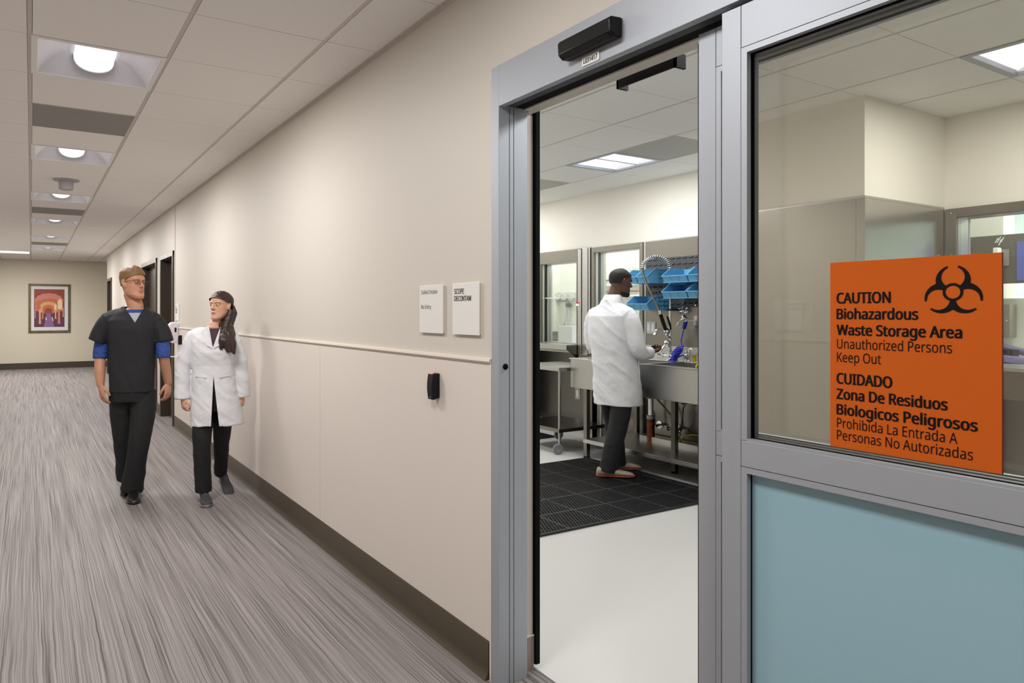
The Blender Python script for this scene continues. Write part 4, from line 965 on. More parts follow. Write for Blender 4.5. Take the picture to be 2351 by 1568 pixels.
# drainage mats
def mat_grid(name, x0, x1, y0, y1, lab, p=.0245, seam=.305):
    t = thing(name, lab, 'floor mat', ((x0 + x1)/2, (y0 + y1)/2, 0)); z0, z1 = .001, .014; m = MB(); w2 = .0032
    ny = int((y1 - y0)/p); nx = int((x1 - x0)/p)
    for k in range(ny + 1):
        y = y0 + k*(y1 - y0)/ny; m.box((x0, y - w2, z0), (x1, y + w2, z1))
    for k in range(ny):
        ya, yb = y0 + k*(y1 - y0)/ny, y0 + (k + 1)*(y1 - y0)/ny
        for i in range(nx + 1):
            x = x0 + (i + (.5 if k % 2 else 0))*(x1 - x0)/nx
            if x < x1 + .001: m.add([(x - w2, ya, z1), (x + w2, ya, z1), (x + w2, yb, z1), (x - w2, yb, z1), (x - w2, ya, z0), (x + w2, ya, z0), (x + w2, yb, z0), (x - w2, yb, z0)], [(0, 1, 2, 3), (0, 3, 7, 4), (1, 5, 6, 2)])
    me = m.mesh('grid', M['rubber'], fix=False); link('grid', me, t)
    e = MB()
    e.box((x0 - .012, y0 - .012, z0), (x1 + .012, y0 + .004, z1 + .002)).box((x0 - .012, y1 - .004, z0), (x1 + .012, y1 + .012, z1 + .002)).box((x0 - .012, y0, z0), (x0 + .004, y1, z1 + .002)).box((x1 - .004, y0, z0), (x1 + .012, y1, z1 + .002))
    e.build('border', M['rubber'], t, bev=.002)
    s = MB()
    k = 1
    while x0 + k*seam < x1 - .05: s.box((x0 + k*seam - .004, y0, z1 - .004), (x0 + k*seam + .004, y1, z1 + .0012)); k += 1
    k = 1
    while y0 + k*seam < y1 - .05: s.box((x0, y0 + k*seam - .004, z1 - .004), (x1, y0 + k*seam + .004, z1 + .0012)); k += 1
    s.build('seam', M['rubber_l'], t)
    MB().box((x0, y0, .0004), (x1, y1, .0012)).build('backing', M['black_rub'], t)
mat_grid('drainage_mat', 2.66, 4.55, 3.392, 4.955, 'black perforated drainage mat on the floor in front of the sink')
def mat2():
    t = thing('ribbed_mat', 'small black ribbed mat on the floor behind the cart', 'floor mat', (5.0, 6.4, 0)); m = MB()
    m.box((4.55, 5.99, .001), (5.07, 7.0, .008)).build('base', M['rubber'], t, bev=.002)
    r = MB(); y = 6.01
    while y < 6.99: r.box((4.56, y, .008), (5.06, y + .012, .012)); y += .03
    r.build('rib', M['rubber'], t)
mat2()

# ------------------------------------------------------------------ people
def skin(name, col): 
    m = mat(name, col, .5, bump=(60, .08, .002)); b = m.node_tree.nodes['Principled BSDF']
    b.inputs['Subsurface Weight'].default_value = .08; b.inputs['Subsurface Radius'].default_value = (.01, .004, .002); return m
M['skin_a'] = skin('fair warm skin', (205, 150, 122)); M['skin_b'] = skin('fair skin', (214, 164, 140)); M['skin_c'] = skin('deep brown skin', (88, 58, 45))
M['lip_a'] = mat('lips warm', (184, 116, 102), .4); M['lip_c'] = mat('lips brown', (92, 55, 48), .4)
M['eye'] = mat('eye white', (220, 214, 208), .25); M['iris'] = mat('iris', (58, 48, 42), .2)
M['hair_a'] = mat('sandy hair', (146, 112, 76), .55, bump=(160, .5, .004, (1, 1, .35)), vary=(160, (120, 90, 60), (1, 1, .4)))
M['hair_b'] = mat('dark brown hair', (44, 30, 26), .42, bump=(120, .5, .004, (1, 1, .12)), vary=(70, (62, 42, 36), (1, 1, .1)))
M['hair_c'] = mat('black cropped hair', (26, 21, 20), .75, bump=(300, .5, .003))
M['brow_a'] = mat('sandy brow', (130, 92, 64), .7); M['beard_a'] = mat('sandy stubble', (186, 130, 103), .7)
M['brow_b'] = mat('brown brow', (96, 66, 54), .7)
M['scrub'] = mat('black scrub cloth', (34, 34, 38), .8, bump=(22, .35, .012)); M['trouser'] = mat('black trouser cloth', (26, 26, 29), .8, bump=(22, .35, .012))
M['knit'] = mat('blue knit', (48, 78, 152), .75, bump=(30, .4, .01)); M['tee'] = mat('grey white tee', (190, 192, 200), .8)
M['coat'] = mat('white lab coat cloth', (226, 227, 232), .75, bump=(9, .45, .03)); M['plum_top'] = mat('plum blouse', (70, 44, 54), .7)
M['shoe_k'] = mat('black leather', (22, 21, 22), .35); M['shoe_g'] = mat('charcoal canvas', (66, 66, 70), .7); M['sole_g'] = mat('grey rubber sole', (120, 120, 122), .6)
M['shoe_t'] = mat('tan suede', (176, 160, 138), .8); M['sole_r'] = mat('brick red sole', (140, 66, 56), .6); M['lace'] = mat('shoe lace', (150, 136, 116), .7)
M['specs'] = mat('dark spectacle frame', (58, 50, 52), .3, .3)

class Body:
    """local frame: l = to the person's left, f = forward, z = up; solids are joined into one continuous surface"""
    def __init__(self, c, ang):
        self.c = Vector((c[0], c[1], 0)); self.F = Vector((math.cos(ang), math.sin(ang), 0)); self.L = Vector((-math.sin(ang), math.cos(ang), 0))
    def w(self, p): return self.c + self.L*p[0] + self.F*p[1] + Vector((0, 0, p[2]))
    def local(self, co): d = co - self.c; return Vector((d.dot(self.L), d.dot(self.F), co.z))
    def loft(self, mb, rings, n=28, e=2.3, m=0):
        """rings: (l, f, z, half width, half depth[, f offset of the belly])"""
        vs = []
        for r in rings:
            for j in range(n):
                a = 2*math.pi*j/n; ca, sa = math.cos(a), math.sin(a)
                x = math.copysign(abs(ca)**(2/e), ca)*r[3]; y = math.copysign(abs(sa)**(2/e), sa)*r[4]
                if len(r) > 5 and y > 0: y *= r[5]
                vs.append(self.w((r[0] + x, r[1] + y, r[2])))
        k = len(rings); fs = [(i*n+j, i*n+(j+1) % n, (i+1)*n+(j+1) % n, (i+1)*n+j) for i in range(k-1) for j in range(n)]
        fs += [tuple(range(n))[::-1], tuple(range((k-1)*n, k*n))]
        mb.add(vs, fs, m); return mb
    def limb(self, mb, pts, rad, n=18, sub=3, m=0):
        """smooth tapered limb through points, with rounded ends"""
        P = [Vector(p) for p in pts]; Rr = [r if isinstance(r, tuple) else (r, r) for r in rad]; o = []; q = []
        for i in range(len(P) - 1):
            p0 = P[max(i-1, 0)]; p1 = P[i]; p2 = P[i+1]; p3 = P[min(i+2, len(P)-1)]
            for s in range(sub):
                t = s/sub; t2 = t*t; t3 = t2*t
                o.append(.5*((2*p1) + (p2 - p0)*t + (2*p0 - 5*p1 + 4*p2 - p3)*t2 + (3*p1 - p0 - 3*p2 + p3)*t3))
                q.append((Rr[i][0]*(1-t) + Rr[i+1][0]*t, Rr[i][1]*(1-t) + Rr[i+1][1]*t))
        o.append(P[-1]); q.append(Rr[-1])
        d0 = (o[0] - o[1]).normalized(); d1 = (o[-1] - o[-2]).normalized(); r0, r1 = min(q[0]), min(q[-1])
        o = [o[0] + d0*r0*.55, o[0] + d0*r0*.35] + o + [o[-1] + d1*r1*.35, o[-1] + d1*r1*.55]
        q = [tuple(x*.35 for x in q[0]), tuple(x*.78 for x in q[0])] + q + [tuple(x*.78 for x in q[-1]), tuple(x*.35 for x in q[-1])]
        return mb.tube([self.w(p) for p in o], q, n, m)
    def flat_limb(self, mb, pts, rad, n=18, sub=3):
        """as limb but cut flat at the far end (sleeves, trouser hems)"""
        P = [Vector(p) for p in pts]; o = []; q = []
        for i in range(len(P) - 1):
            p0 = P[max(i-1, 0)]; p1 = P[i]; p2 = P[i+1]; p3 = P[min(i+2, len(P)-1)]
            for s in range(sub):
                t = s/sub; t2 = t*t; t3 = t2*t
                o.append(.5*((2*p1) + (p2 - p0)*t + (2*p0 - 5*p1 + 4*p2 - p3)*t2 + (3*p1 - p0 - 3*p2 + p3)*t3))
                a = rad[i] if isinstance(rad[i], tuple) else (rad[i],)*2; b = rad[i+1] if isinstance(rad[i+1], tuple) else (rad[i+1],)*2
                q.append((a[0]*(1-t) + b[0]*t, a[1]*(1-t) + b[1]*t))
        o.append(P[-1]); q.append(rad[-1] if isinstance(rad[-1], tuple) else (rad[-1],)*2)
        return mb.tube([self.w(p) for p in o], q, n)
    def hand(self, mb, wrist, tip, side, palm_n, curl=.5, thumb=None, s=1.0):
        """wrist and direction in local coordinates; palm_n = direction the palm faces; side = direction of the thumb"""
        W = Vector(wrist); d = (Vector(tip) - W).normalized(); N = Vector(palm_n); N = (N - d*N.dot(d)).normalized(); A = Vector(side); A = (A - d*A.dot(d) - N*A.dot(N)).normalized()
        def q(a, b, c): return W + d*a*s + A*b*s + N*c*s
        rows = [(0.0, .024, .018, 0), (.025, .030, .017, 0), (.055, .040, .016, 0), (.085, .042, .014, .002), (.095, .038, .011, .003)]
        vs = []; n = 16
        for a, hw, hd, c in rows:
            for j in range(n):
                t = 2*math.pi*j/n; vs.append(self.w(q(a, math.cos(t)*hw, c + math.sin(t)*hd)))
        k = len(rows); fs = [(i*n+j, i*n+(j+1) % n, (i+1)*n+(j+1) % n, (i+1)*n+j) for i in range(k-1) for j in range(n)] + [tuple(range(n))[::-1], tuple(range((k-1)*n, k*n))]
        mb.add(vs, fs)
        for i, (b, ln) in enumerate(((.031, .070), (.0105, .078), (-.0105, .073), (-.031, .058))):
            c1 = curl*(1 + .12*i); a0 = .088 - abs(b)*.15; sp = b*.12
            p0 = q(a0 - .012, b, .001); p1 = q(a0 + ln*.42*math.cos(c1*.5), b + sp*.5, ln*.42*math.sin(c1*.5)); 
            p2 = p1 + (d*math.cos(c1*1.3) + N*math.sin(c1*1.3) + A*sp)*ln*.32*s; p3 = p2 + (d*math.cos(c1*2.0) + N*math.sin(c1*2.0))*ln*.26*s
            self.limb(mb, [p0, p1, p2, p3], [.0092*s, .0088*s, .0080*s, .0068*s], 10, 2)
        self.limb(mb, [q(.022, .020, .004), q(.048, .046, .014), q(.072, .055, .024), q(.092, .053, .032)], [.014*s, .0115*s, .0098*s, .0078*s], 10, 2)

def solid(name, mb, mats, parent, voxel=.006, smooth=4, factor=.5, post=None, fold=None):
    """join the collected solids into one continuous skin"""
    me = mb.mesh(name, mats if isinstance(mats, list) else [mats]); o = D.objects.new(name, me); C.objects.link(o)
    rm = o.modifiers.new('r', 'REMESH'); rm.mode = 'VOXEL'; rm.voxel_size = voxel; rm.use_smooth_shade = True
    sm = o.modifiers.new('s', 'SMOOTH'); sm.factor = factor; sm.iterations = smooth
    out = eval_mesh(o); D.objects.remove(o); out.name = name
    out.materials.clear()
    for m in (mats if isinstance(mats, list) else [mats]): out.materials.append(m)
    if fold:                                  # (scale vector, amount): shallow cloth folds in the shape itself
        nm = [v.normal.copy() for v in out.vertices]; sv = Vector(fold[0])
        for v, nn in zip(out.vertices, nm):
            zz = v.co.z + .55*(v.co.x - v.co.y); p = Vector((v.co.x*sv.x, v.co.y*sv.y, zz*sv.z)); v.co += nn*((.5 - abs(noise.fractal(p, 1.0, 2.0, 2)))*fold[1])
    if post: post(out)
    out.polygons.foreach_set('use_smooth', [True]*len(out.polygons)); out.update()
    return link(name, out, parent)

def trim(me, drop, it=6):
    """remove faces and smooth the cut edge"""
    bm = bmesh.new(); bm.from_mesh(me); bmesh.ops.delete(bm, geom=[f for f in bm.faces if drop(f.calc_center_median())], context='FACES')
    lone = [v for v in bm.verts if not v.link_faces]; bmesh.ops.delete(bm, geom=lone, context='VERTS')
    for _ in range(it):
        new = {}
        for v in bm.verts:
            if v.is_boundary:
                nb = [e.other_vert(v).co for e in v.link_edges if e.is_boundary]
                if len(nb) == 2: new[v] = v.co*.4 + (nb[0] + nb[1])*.3
        for v, c in new.items(): v.co = c
    bm.to_mesh(me); bm.free()

def cut_away(me, planes_list):
    """planes_list: list of convex regions; a region is a list of (point, outward normal); geometry inside a region is removed with clean edges"""
    bm = bmesh.new(); bm.from_mesh(me)
    for reg in planes_list:
        for p, n in reg: bmesh.ops.bisect_plane(bm, geom=bm.verts[:] + bm.edges[:] + bm.faces[:], plane_co=p, plane_no=n, dist=1e-6)
        kill = [f for f in bm.faces if all((f.calc_center_median() - Vector(p)).dot(Vector(n)) < 1e-6 for p, n in reg)]
        bmesh.ops.delete(bm, geom=kill, context='FACES')
    bm.to_mesh(me); bm.free()

HEADPROF = [(0.0, .022, .080, .035), (.03, .038, .092, .010), (.09, .050, .095, -.022), (.17, .060, .091, -.048), (.26, .066, .089, -.064), (.36, .067, .088, -.076), (.46, .071, .086, -.088), (.55, .0735, .083, -.096), (.64, .0755, .089, -.100), (.73, .0755, .087, -.100), (.82, .071, .075, -.093), (.90, .060, .054, -.076), (.96, .042, .030, -.052), (1.0, .015, .004, -.018)]
class Head:
    def __init__(self, chin, fwd, H=.228, tilt=0.0, s=1.0):
        self.o = Vector(chin); f = Vector((fwd[0], fwd[1], 0)); f.normalize(); self.U = Vector((0, 0, 1)); self.X = Vector((-f.y, f.x, 0)); self.H = H; self.s = s
        R = Matrix.Rotation(tilt, 3, self.X); self.f = R @ f; self.U = R @ self.U          # positive tilt looks down
    def w(self, x, y, z): return self.o + self.X*x*self.s + self.f*y*self.s + self.U*z*self.H
    def inl(self, B, x, y, z): return tuple(B.local(self.w(x, y, z)))
    def inv(self, co): d = co - self.o; return Vector((d.dot(self.X)/self.s, d.dot(self.f)/self.s, d.dot(self.U)/self.H))
    def shape(self, mb, infl=0.0, zmin=-1, face=True):
        n = 40; vs = []; rows = []
        P = HEADPROF; zs = np.linspace(0, 1, 34); zs = [z for z in zs if z >= zmin]
        for z in zs:
            hw = np.interp(z, [p[0] for p in P], [p[1] for p in P]); yf = np.interp(z, [p[0] for p in P], [p[2] for p in P]); yb = np.interp(z, [p[0] for p in P], [p[3] for p in P])
            hw += infl; yf += infl; yb -= infl; cy = (yf + yb)/2; hy = (yf - yb)/2
            zz = z + (infl/self.H if z > .9 else 0)*(z - .9)*10
            for j in range(n):
                a = 2*math.pi*j/n; ca, sa = math.cos(a), math.sin(a); e = 2.25
                x = math.copysign(abs(ca)**(2/e), ca)*hw; y = cy + math.copysign(abs(sa)**(2/e), sa)*hy
                if sa < 0: x *= 1 + .05*(-sa)
                if face and sa > 0:
                    ex = math.exp(-((abs(x) - .031)/.017)**2 - ((z - .545)/.045)**2); y -= .011*ex          # eye sockets
                    y += .004*math.exp(-((z - .625)/.03)**2)*math.exp(-(x/.045)**2)                          # brow
                    y -= .006*math.exp(-((abs(x) - .045)/.016)**2 - ((z - .27)/.10)**2)                      # cheek hollow
                    y += .004*math.exp(-(x/.022)**2 - ((z - .06)/.06)**2)                                    # chin
                vs.append(self.w(x, y, zz))
        k = len(zs); fs = [(i*n+j, i*n+(j+1) % n, (i+1)*n+(j+1) % n, (i+1)*n+j) for i in range(k-1) for j in range(n)] + [tuple(range(n))[::-1], tuple(range((k-1)*n, k*n))]
        mb.add(vs, fs); return mb
    def features(self, mb):
        w = self.w
        mb.tube([w(0, .074, .60), w(0, .090, .55), w(0, .099, .47), w(0, .105, .425), w(0, .100, .395)], [.005, .0075, .010, .0125, .008], 12)      # nose
        for sx in (-1, 1):
            mb.ball(w(sx*.011, .093, .415), .0085, 10)
            mb.ball(w(sx*.031, .0755, .545), .0125, 14)                                                                                             # eyeball
            mb.tube([w(sx*.018, .0835, .572), w(sx*.031, .0845, .580), w(sx*.046, .076, .566)], [.003, .0045, .003], 8)                              # upper lid
            mb.tube([w(sx*.014, .0895, .628), w(sx*.031, .0890, .642), w(sx*.052, .073, .622)], [.003, .005, .003], 8)                               # brow
            e0 = w(sx*.0745, -.006, .47)                                                                                                            # ear
            pts = [w(sx*.073, .004, .40), w(sx*.077, -.004, .42), w(sx*.083, -.014, .50), w(sx*.085, -.016, .58), w(sx*.080, -.006, .63), w(sx*.074, .006, .60)]
            mb.tube(pts, [.006, .008, .0075, .0075, .007, .005], 10); mb.tube([w(sx*.070, .002, .45), w(sx*.077, -.006, .50), w(sx*.077, -.006, .58)], [.009, .010, .008], 8)
        mb.tube([w(-.024, .083, .268), w(-.010, .0935, .280), w(0, .0945, .277), w(.010, .0935, .280), w(.024, .083, .268)], [.003, .0055, .0055, .0055, .003], 8)   # lips
        mb.tube([w(-.021, .083, .258), w(0, .0925, .243), w(.021, .083, .258)], [.003, .0065, .003], 8)
    def paint(self, me, lip=1, eye=2, iris=3, brow=4, beard=None, bw=.013):
        idx = []
        for p in me.polygons:
            q = self.inv(p.center); x, y, z = abs(q.x), q.y, q.z; k = 0
            if y > .055 and 0 < z < 1:
                if x < .0225 - abs(z - .263)*.35 and .236 < z < .288 and y > .080: k = lip
                elif ((x - .031)/.0125)**2 + ((z - .543)/.024)**2 < 1: k = iris if ((x - .031)/.0060)**2 + ((z - .545)/.024)**2 < 1 else eye
                elif .012 < x < .054 and abs(z - (.634 - abs(x - .031)*.55)) < bw: k = brow
            if beard is not None and k == 0 and -.02 < z < .36 and x < .078 and y > -.01:
                if beard(x, y, z): k = 5
            idx.append(k)
        me.polygons.foreach_set('material_index', idx)

def shoe(B, parent, mats, ankle_lf, dirv, z=0.0, L_=.285, pitch=0.0, lace=False, hgt=.085):
    """shoe with upper and sole; ankle_lf = heel point on the ground (world x,y), dirv = toe direction, pitch lifts the heel"""
    d = Vector((dirv[0], dirv[1], 0)).normalized(); sd = Vector((-d.y, d.x, 0)); o = Vector((ankle_lf[0], ankle_lf[1], z)); R = Matrix.Rotation(pitch, 3, sd)
    toe = o + d*L_*.72
    def w(a, b, c):
        p = o + d*a*L_ + sd*b*L_ + Vector((0, 0, c)); return toe + R @ (p - toe)
    rings = [(-.0, .075, .0, .055), (.03, .11, .0, .075), (.12, .125, .0, hgt), (.24, .122, .0, hgt + .005), (.34, .122, .0, hgt - .005), (.46, .138, .0, .068), (.62, .168, .0, .056), (.78, .172, .0, .046), (.90, .140, .0, .038), (.97, .085, .0, .028), (1.0, .03, 0, .018)]
    n = 18
    def hull(z0, grow, top):
        vs = []
        for a, hw, _, h in rings:
            hh = min(h, top) if top else h; z_ = z0
            for j in range(n):
                t = 2*math.pi*j/n; ca, sa = math.cos(t), math.sin(t)
                vs.append(w(.5 + (a - .5)*(1 + grow), hw*(1 + grow*2)*math.copysign(abs(ca)**.8, ca), z_ + (hh - z_)*(.5 + .5*math.copysign(abs(sa)**.75, sa))))
        k = len(rings); return vs, [(i*n+j, i*n+(j+1) % n, (i+1)*n+(j+1) % n, (i+1)*n+j) for i in range(k-1) for j in range(n)] + [tuple(range(n))[::-1], tuple(range((k-1)*n, k*n))]
    u = MB().add(*hull(.014, 0, None)).build('shoe', mats[0], parent, smooth=60)
    MB().add(*hull(.0, .035, .022)).build('sole', mats[1], u, smooth=60)
    if lace:
        l = MB()
        for k in range(4):
            a = .36 + k*.06; l.tube([w(a, -.05, .074 - k*.007), w(a + .01, 0, .081 - k*.0075), w(a, .05, .074 - k*.007)], .0032, 6)
        l.build('laces', mats[2], u, smooth=60)
    return u

# ---- man in black scrubs, walking towards the camera, face turned to his left
B = Body((.665, 5.727), math.radians(-90 - 12))
man = thing('person', 'walking person in black scrubs over blue sleeves, with glasses and sandy hair', 'person', (.665, 5.727, 0), 'people walking in the corridor')
H = Head(B.w((.048, .055, 1.488)), (.52, -.854), .238, s=1.0)
H.o = H.o - H.f*.06
m = MB()
H.shape(m); H.features(m)
B.limb(m, [(.02, -.008, 1.38), (.022, -.002, 1.44), H.inl(B, 0, -.026, .22)], [(.066, .062), .057, .055])
B.loft(m, [(0, 0, .80, .13, .09), (0, 0, 1.0, .135, .09), (0, 0, 1.2, .145, .095), (0, -.005, 1.30, .145, .085), (.01, -.01, 1.375, .11, .066), (.02, -.005, 1.42, .068, .058)])
B.limb(m, [(-.150, 0, 1.33), (-.200, -.012, 1.20), (-.222, -.02, 1.07), (-.222, .015, .95), (-.215, .035, .845)], [.042, .042, .040, .038, .027])
B.limb(m, [(.150, 0, 1.32), (.200, .02, 1.20), (.222, .035, 1.07), (.238, -.01, .95), (.252, -.04, .84)], [.042, .042, .040, .038, .027])
B.hand(m, (-.214, .036, .85), (-.185, .06, .68), (.5, .8, .1), (.9, -.5, 0), .45)
B.hand(m, (.253, -.041, .845), (.25, -.03, .68), (-.5, .8, .1), (-.9, -.5, 0), .6)
B.limb(m, [(-.08, 0, .86), (-.07, -.05, .46), (-.06, -.17, .12)], [.06, .04, .035]); B.limb(m, [(.085, 0, .86), (.06, .09, .46), (.01, .06, .12)], [.06, .04, .035])
def stub(x, y, z): return (z < .10 + .9*x and z < .30 - 1.6*max(0, .05 - y) and y > -.01 and (x > .022 or z < .17)) or (.288 < z < .335 - 1.4*max(0, x - .008) and x < .030 and y > .07)
def pm_(me): H.paint(me, beard=stub)
solid('body', m, [M['skin_a'], M['lip_a'], M['eye'], M['iris'], M['brow_a'], M['beard_a']], man, .0042, 2, .4, pm_)
m = MB(); H.shape(m, .010, .40, face=False)
def hair_cut(me):
    def drop(c):
        q = H.inv(c)
        return q.z < (.54 + (q.y + .02)*2.4 if q.y > -.02 else .47 if q.y > -.045 else .36)
    trim(me, drop)
    for v in me.vertices:
        q = H.inv(v.co)
        if q.z < .82: v.co = v.co.lerp(H.w(q.x*.94, q.y*.955 - .001, q.z), min(1, (.82 - q.z)/.2))
        if q.z > .8: v.co += H.U*(.012 + .006*noise.noise(v.co*40)) + H.f*.010*max(0, q.z - .8)*5
solid('hair', m, M['hair_a'], man, .005, 2, .4, hair_cut)
g = MB()
for sx in (-1, 1):
    ring = [H.w(sx*(.031 + .0225*math.cos(a*math.pi/10)*(1 if abs(math.cos(a*math.pi/10)) < .9 else .97)), .099 - .008*abs(math.cos(a*math.pi/10)), .545 + .055*math.sin(a*math.pi/10)) for a in range(20)]
    g.tube(ring, .0018, 6, closed=True); g.tube([H.w(sx*.053, .092, .58), H.w(sx*.074, .078, .585), H.w(sx*.080, .02, .58), H.w(sx*.081, -.01, .56)], .0018, 6)
g.tube([H.w(-.009, .101, .565), H.w(0, .106, .575), H.w(.009, .101, .565)], .0018, 6)
g.build('glasses', M['specs'], man, smooth=60)
def torso(B, m, rings): return B.loft(m, rings, 36, 2.4)
# undershirt visible in the neck opening
m = MB(); torso(B, m, [(0, 0, .9, .150, .104), (0, 0, 1.1, .158, .108), (0, 0, 1.25, .172, .116), (.0, -.004, 1.32, .160, .104), (.005, -.008, 1.37, .120, .082), (.015, -.004, 1.40, .084, .068), (.022, .002, 1.414, .071, .064)])
def tee_paint(me):
    me.polygons.foreach_set('material_index', [1 if p.center.z > 1.388 else 0 for p in me.polygons])
solid('undershirt', m, [M['tee'], M['knit']], man, .006, 3, .5, tee_paint)
# long blue sleeves pushed up
for sx, e in ((-1, (-.222, -.02, 1.07)), (1, (.222, .035, 1.07))):
    m = MB(); B.flat_limb(m, [(sx*.205, sx*.018, 1.215), (sx*.214, sx*.022, 1.16), (e[0], e[1], 1.09), (e[0] + sx*.002, e[1] + .006, 1.045)], [.046, .050, .052, .050])
    solid('sleeve', m, M['knit'], man, .006, 2, .5, None, ((18, 18, 60), .006))
m = MB(); torso(B, m, [(0, 0, .792, .156, .122), (0, 0, .88, .158, .124), (0, 0, 1.02, .162, .120), (0, .002, 1.16, .170, .124), (0, 0, 1.27, .187, .128), (0, -.004, 1.33, .190, .118), (.004, -.008, 1.385, .148, .092), (.012, -.008, 1.415, .106, .078), (.018, -.004, 1.445, .080, .070)])
B.limb(m, [(-.172, -.004, 1.318), (-.09, -.008, 1.352), (.01, -.01, 1.368), (.11, -.008, 1.345), (.172, -.004, 1.308)], [.070, .070, .066, .070, .070])
B.flat_limb(m, [(-.150, -.004, 1.345), (-.185, -.004, 1.30), (-.222, -.006, 1.235), (-.243, -.008, 1.175)], [(.062, .060), (.066, .064), (.069, .066), (.072, .068)], 22)
B.flat_limb(m, [(.150, -.004, 1.335), (.185, .004, 1.285), (.212, .012, 1.22), (.226, .02, 1.165)], [(.062, .060), (.066, .064), (.068, .066), (.070, .068)], 22)
def vneck(me):
    a = B.w((.03, .2, 1.315)); l = B.w((-.055, .2, 1.445)); r_ = B.w((.098, .2, 1.45)); f = B.F
    nl = (l - a).cross(f).normalized(); nr = (r_ - a).cross(f).normalized()
    if nl.dot(r_ - a) > 0: nl = -nl
    if nr.dot(l - a) > 0: nr = -nr
    cut_away(me, [[(tuple(a), tuple(nl)), (tuple(a), tuple(nr)), (tuple(B.w((0, .0, 1.3))), tuple(-f))]])
    cut_away(me, [[(tuple(B.w((0, 0, 1.436))), (0, 0, -1))]])
st = solid('scrub_top', m, M['scrub'], man, .006, 3, .5, vneck, ((7, 7, 3.5), .010))
m = MB()
B.loft(m, [(0, 0, .83, .155, .115), (0, 0, .78, .155, .116), (0, 0, .72, .150, .115)], 30)
B.flat_limb(m, [(-.078, -.004, .80), (-.074, -.03, .62), (-.066, -.055, .43), (-.062, -.12, .24), (-.058, -.19, .10)], [(.082, .092), (.078, .084), (.066, .072), (.066, .07), (.070, .074)], 24)
B.flat_limb(m, [(.080, .004, .80), (.078, .05, .62), (.058, .095, .43), (.030, .085, .24), (.004, .06, .055)], [(.082, .092), (.080, .086), (.068, .074), (.070, .074), (.078, .082)], 24)
solid('trousers', m, M['trouser'], man, .006, 3, .5, None, ((9, 9, 5), .010))
shoe(B, man, (M['shoe_k'], M['shoe_k']), tuple(B.w((.010, .02, 0)))[:2], (-.10, -.99), 0, .275)
shoe(B, man, (M['shoe_k'], M['shoe_k']), tuple(B.w((-.055, -.235, 0)))[:2], (-.12, -.99), 0, .275, pitch=.42)

# ---- woman in a white coat, face turned to her right
B2 = Body((1.175, 5.312), math.radians(-90 - 14))
wom = thing('person', 'walking person in white lab coat with long dark hair, close to the wall', 'person', (1.175, 5.312, 0), 'people walking in the corridor')
H2 = Head(B2.w((.02, .03, 1.335)), (-.80, -.60), .205, s=.90)
H2.o = H2.o - H2.f*.052
m = MB(); H2.shape(m); H2.features(m)
B2.limb(m, [(.008, -.008, 1.24), (.010, -.004, 1.29), H2.inl(B2, 0, -.030, .22)], [(.056, .052), .045, .044])
B2.loft(m, [(0, 0, .75, .12, .09), (0, 0, .95, .11, .085), (0, 0, 1.13, .118, .095), (0, -.005, 1.19, .118, .078), (0, -.008, 1.245, .085, .058), (.008, -.004, 1.29, .055, .05)])
B2.limb(m, [(-.125, 0, 1.20), (-.18, .0, 1.08), (-.215, .0, .95), (-.214, .02, .77)], [.036, .036, .036, .025]); B2.limb(m, [(.125, 0, 1.19), (.175, 0, 1.08), (.205, -.01, .95), (.212, -.01, .77)], [.036, .036, .036, .025])
B2.hand(m, (-.214, .022, .768), (-.195, .05, .60), (.4, .9, 0), (.9, -.4, 0), 1.0, s=.86); B2.hand(m, (.212, -.008, .768), (.20, .02, .60), (-.4, .9, 0), (-.9, -.4, 0), 1.15, s=.86)
B2.limb(m, [(-.07, .02, .74), (-.075, .08, .42), (-.07, .06, .10)], [.055, .036, .03]); B2.limb(m, [(.07, -.02, .74), (.06, -.08, .42), (.045, -.26, .14)], [.052, .032, .026])
def pw_(me): H2.paint(me, bw=.009)
solid('body', m, [M['skin_b'], M['lip_a'], M['eye'], M['iris'], M['brow_b']], wom, .0042, 2, .4, pw_)
m = MB(); H2.shape(m, .011, .28, face=False)
m.tube([H2.w(.0, -.075, .50), H2.w(.030, -.070, .28), B2.w((.085, -.015, 1.30)), B2.w((.105, .055, 1.23)), B2.w((.105, .110, 1.17)), B2.w((.118, .128, 1.10))], [(.062, .045), (.062, .050), (.062, .05), (.060, .042), (.052, .034), (.022, .016)], 18)
m.tube([H2.w(.05, -.03, .55), H2.w(.075, -.03, .25), B2.w((.085, .06, 1.27)), B2.w((.062, .115, 1.18)), B2.w((.055, .128, 1.12))], [(.030, .03), (.034, .03), (.034, .03), (.03, .024), (.010, .010)], 14)
m.tube([B2.w((.10, .07, 1.25)), B2.w((.135, .112, 1.16)), B2.w((.150, .125, 1.085))], [(.04, .03), (.034, .026), (.008, .008)], 12)
def hair2(me):
    def drop(c):
        q = H2.inv(c)
        if .22 < q.z < .87 - 9*q.x*q.x and abs(q.x) < .09 and q.y > -.02 + .42*max(0, q.z - .56): return True
        return .36 < q.z < .62 and -.046 < q.y <= -.01 and .06 < abs(q.x) < .1
    trim(me, drop, 8)
solid('hair', m, M['hair_b'], wom, .005, 3, .5, hair2, ((60, 60, 7), .006))
MB().ball(H2.w(.086, -.006, .40), .005, 10).build('earring', M['chrome'], wom, smooth=60)
m = MB(); torso(B2, m, [(0, 0, .80, .128, .092), (0, 0, .95, .126, .092), (0, 0, 1.10, .138, .112), (0, -.004, 1.20, .142, .094), (0, -.006, 1.25, .105, .066), (.008, -.004, 1.275, .066, .056)])
solid('blouse', m, M['plum_top'], wom, .006, 3)
m = MB()
B2.loft(m, [(0, 0, .80, .125, .10), (0, 0, .72, .135, .108), (0, 0, .66, .13, .105)], 28)
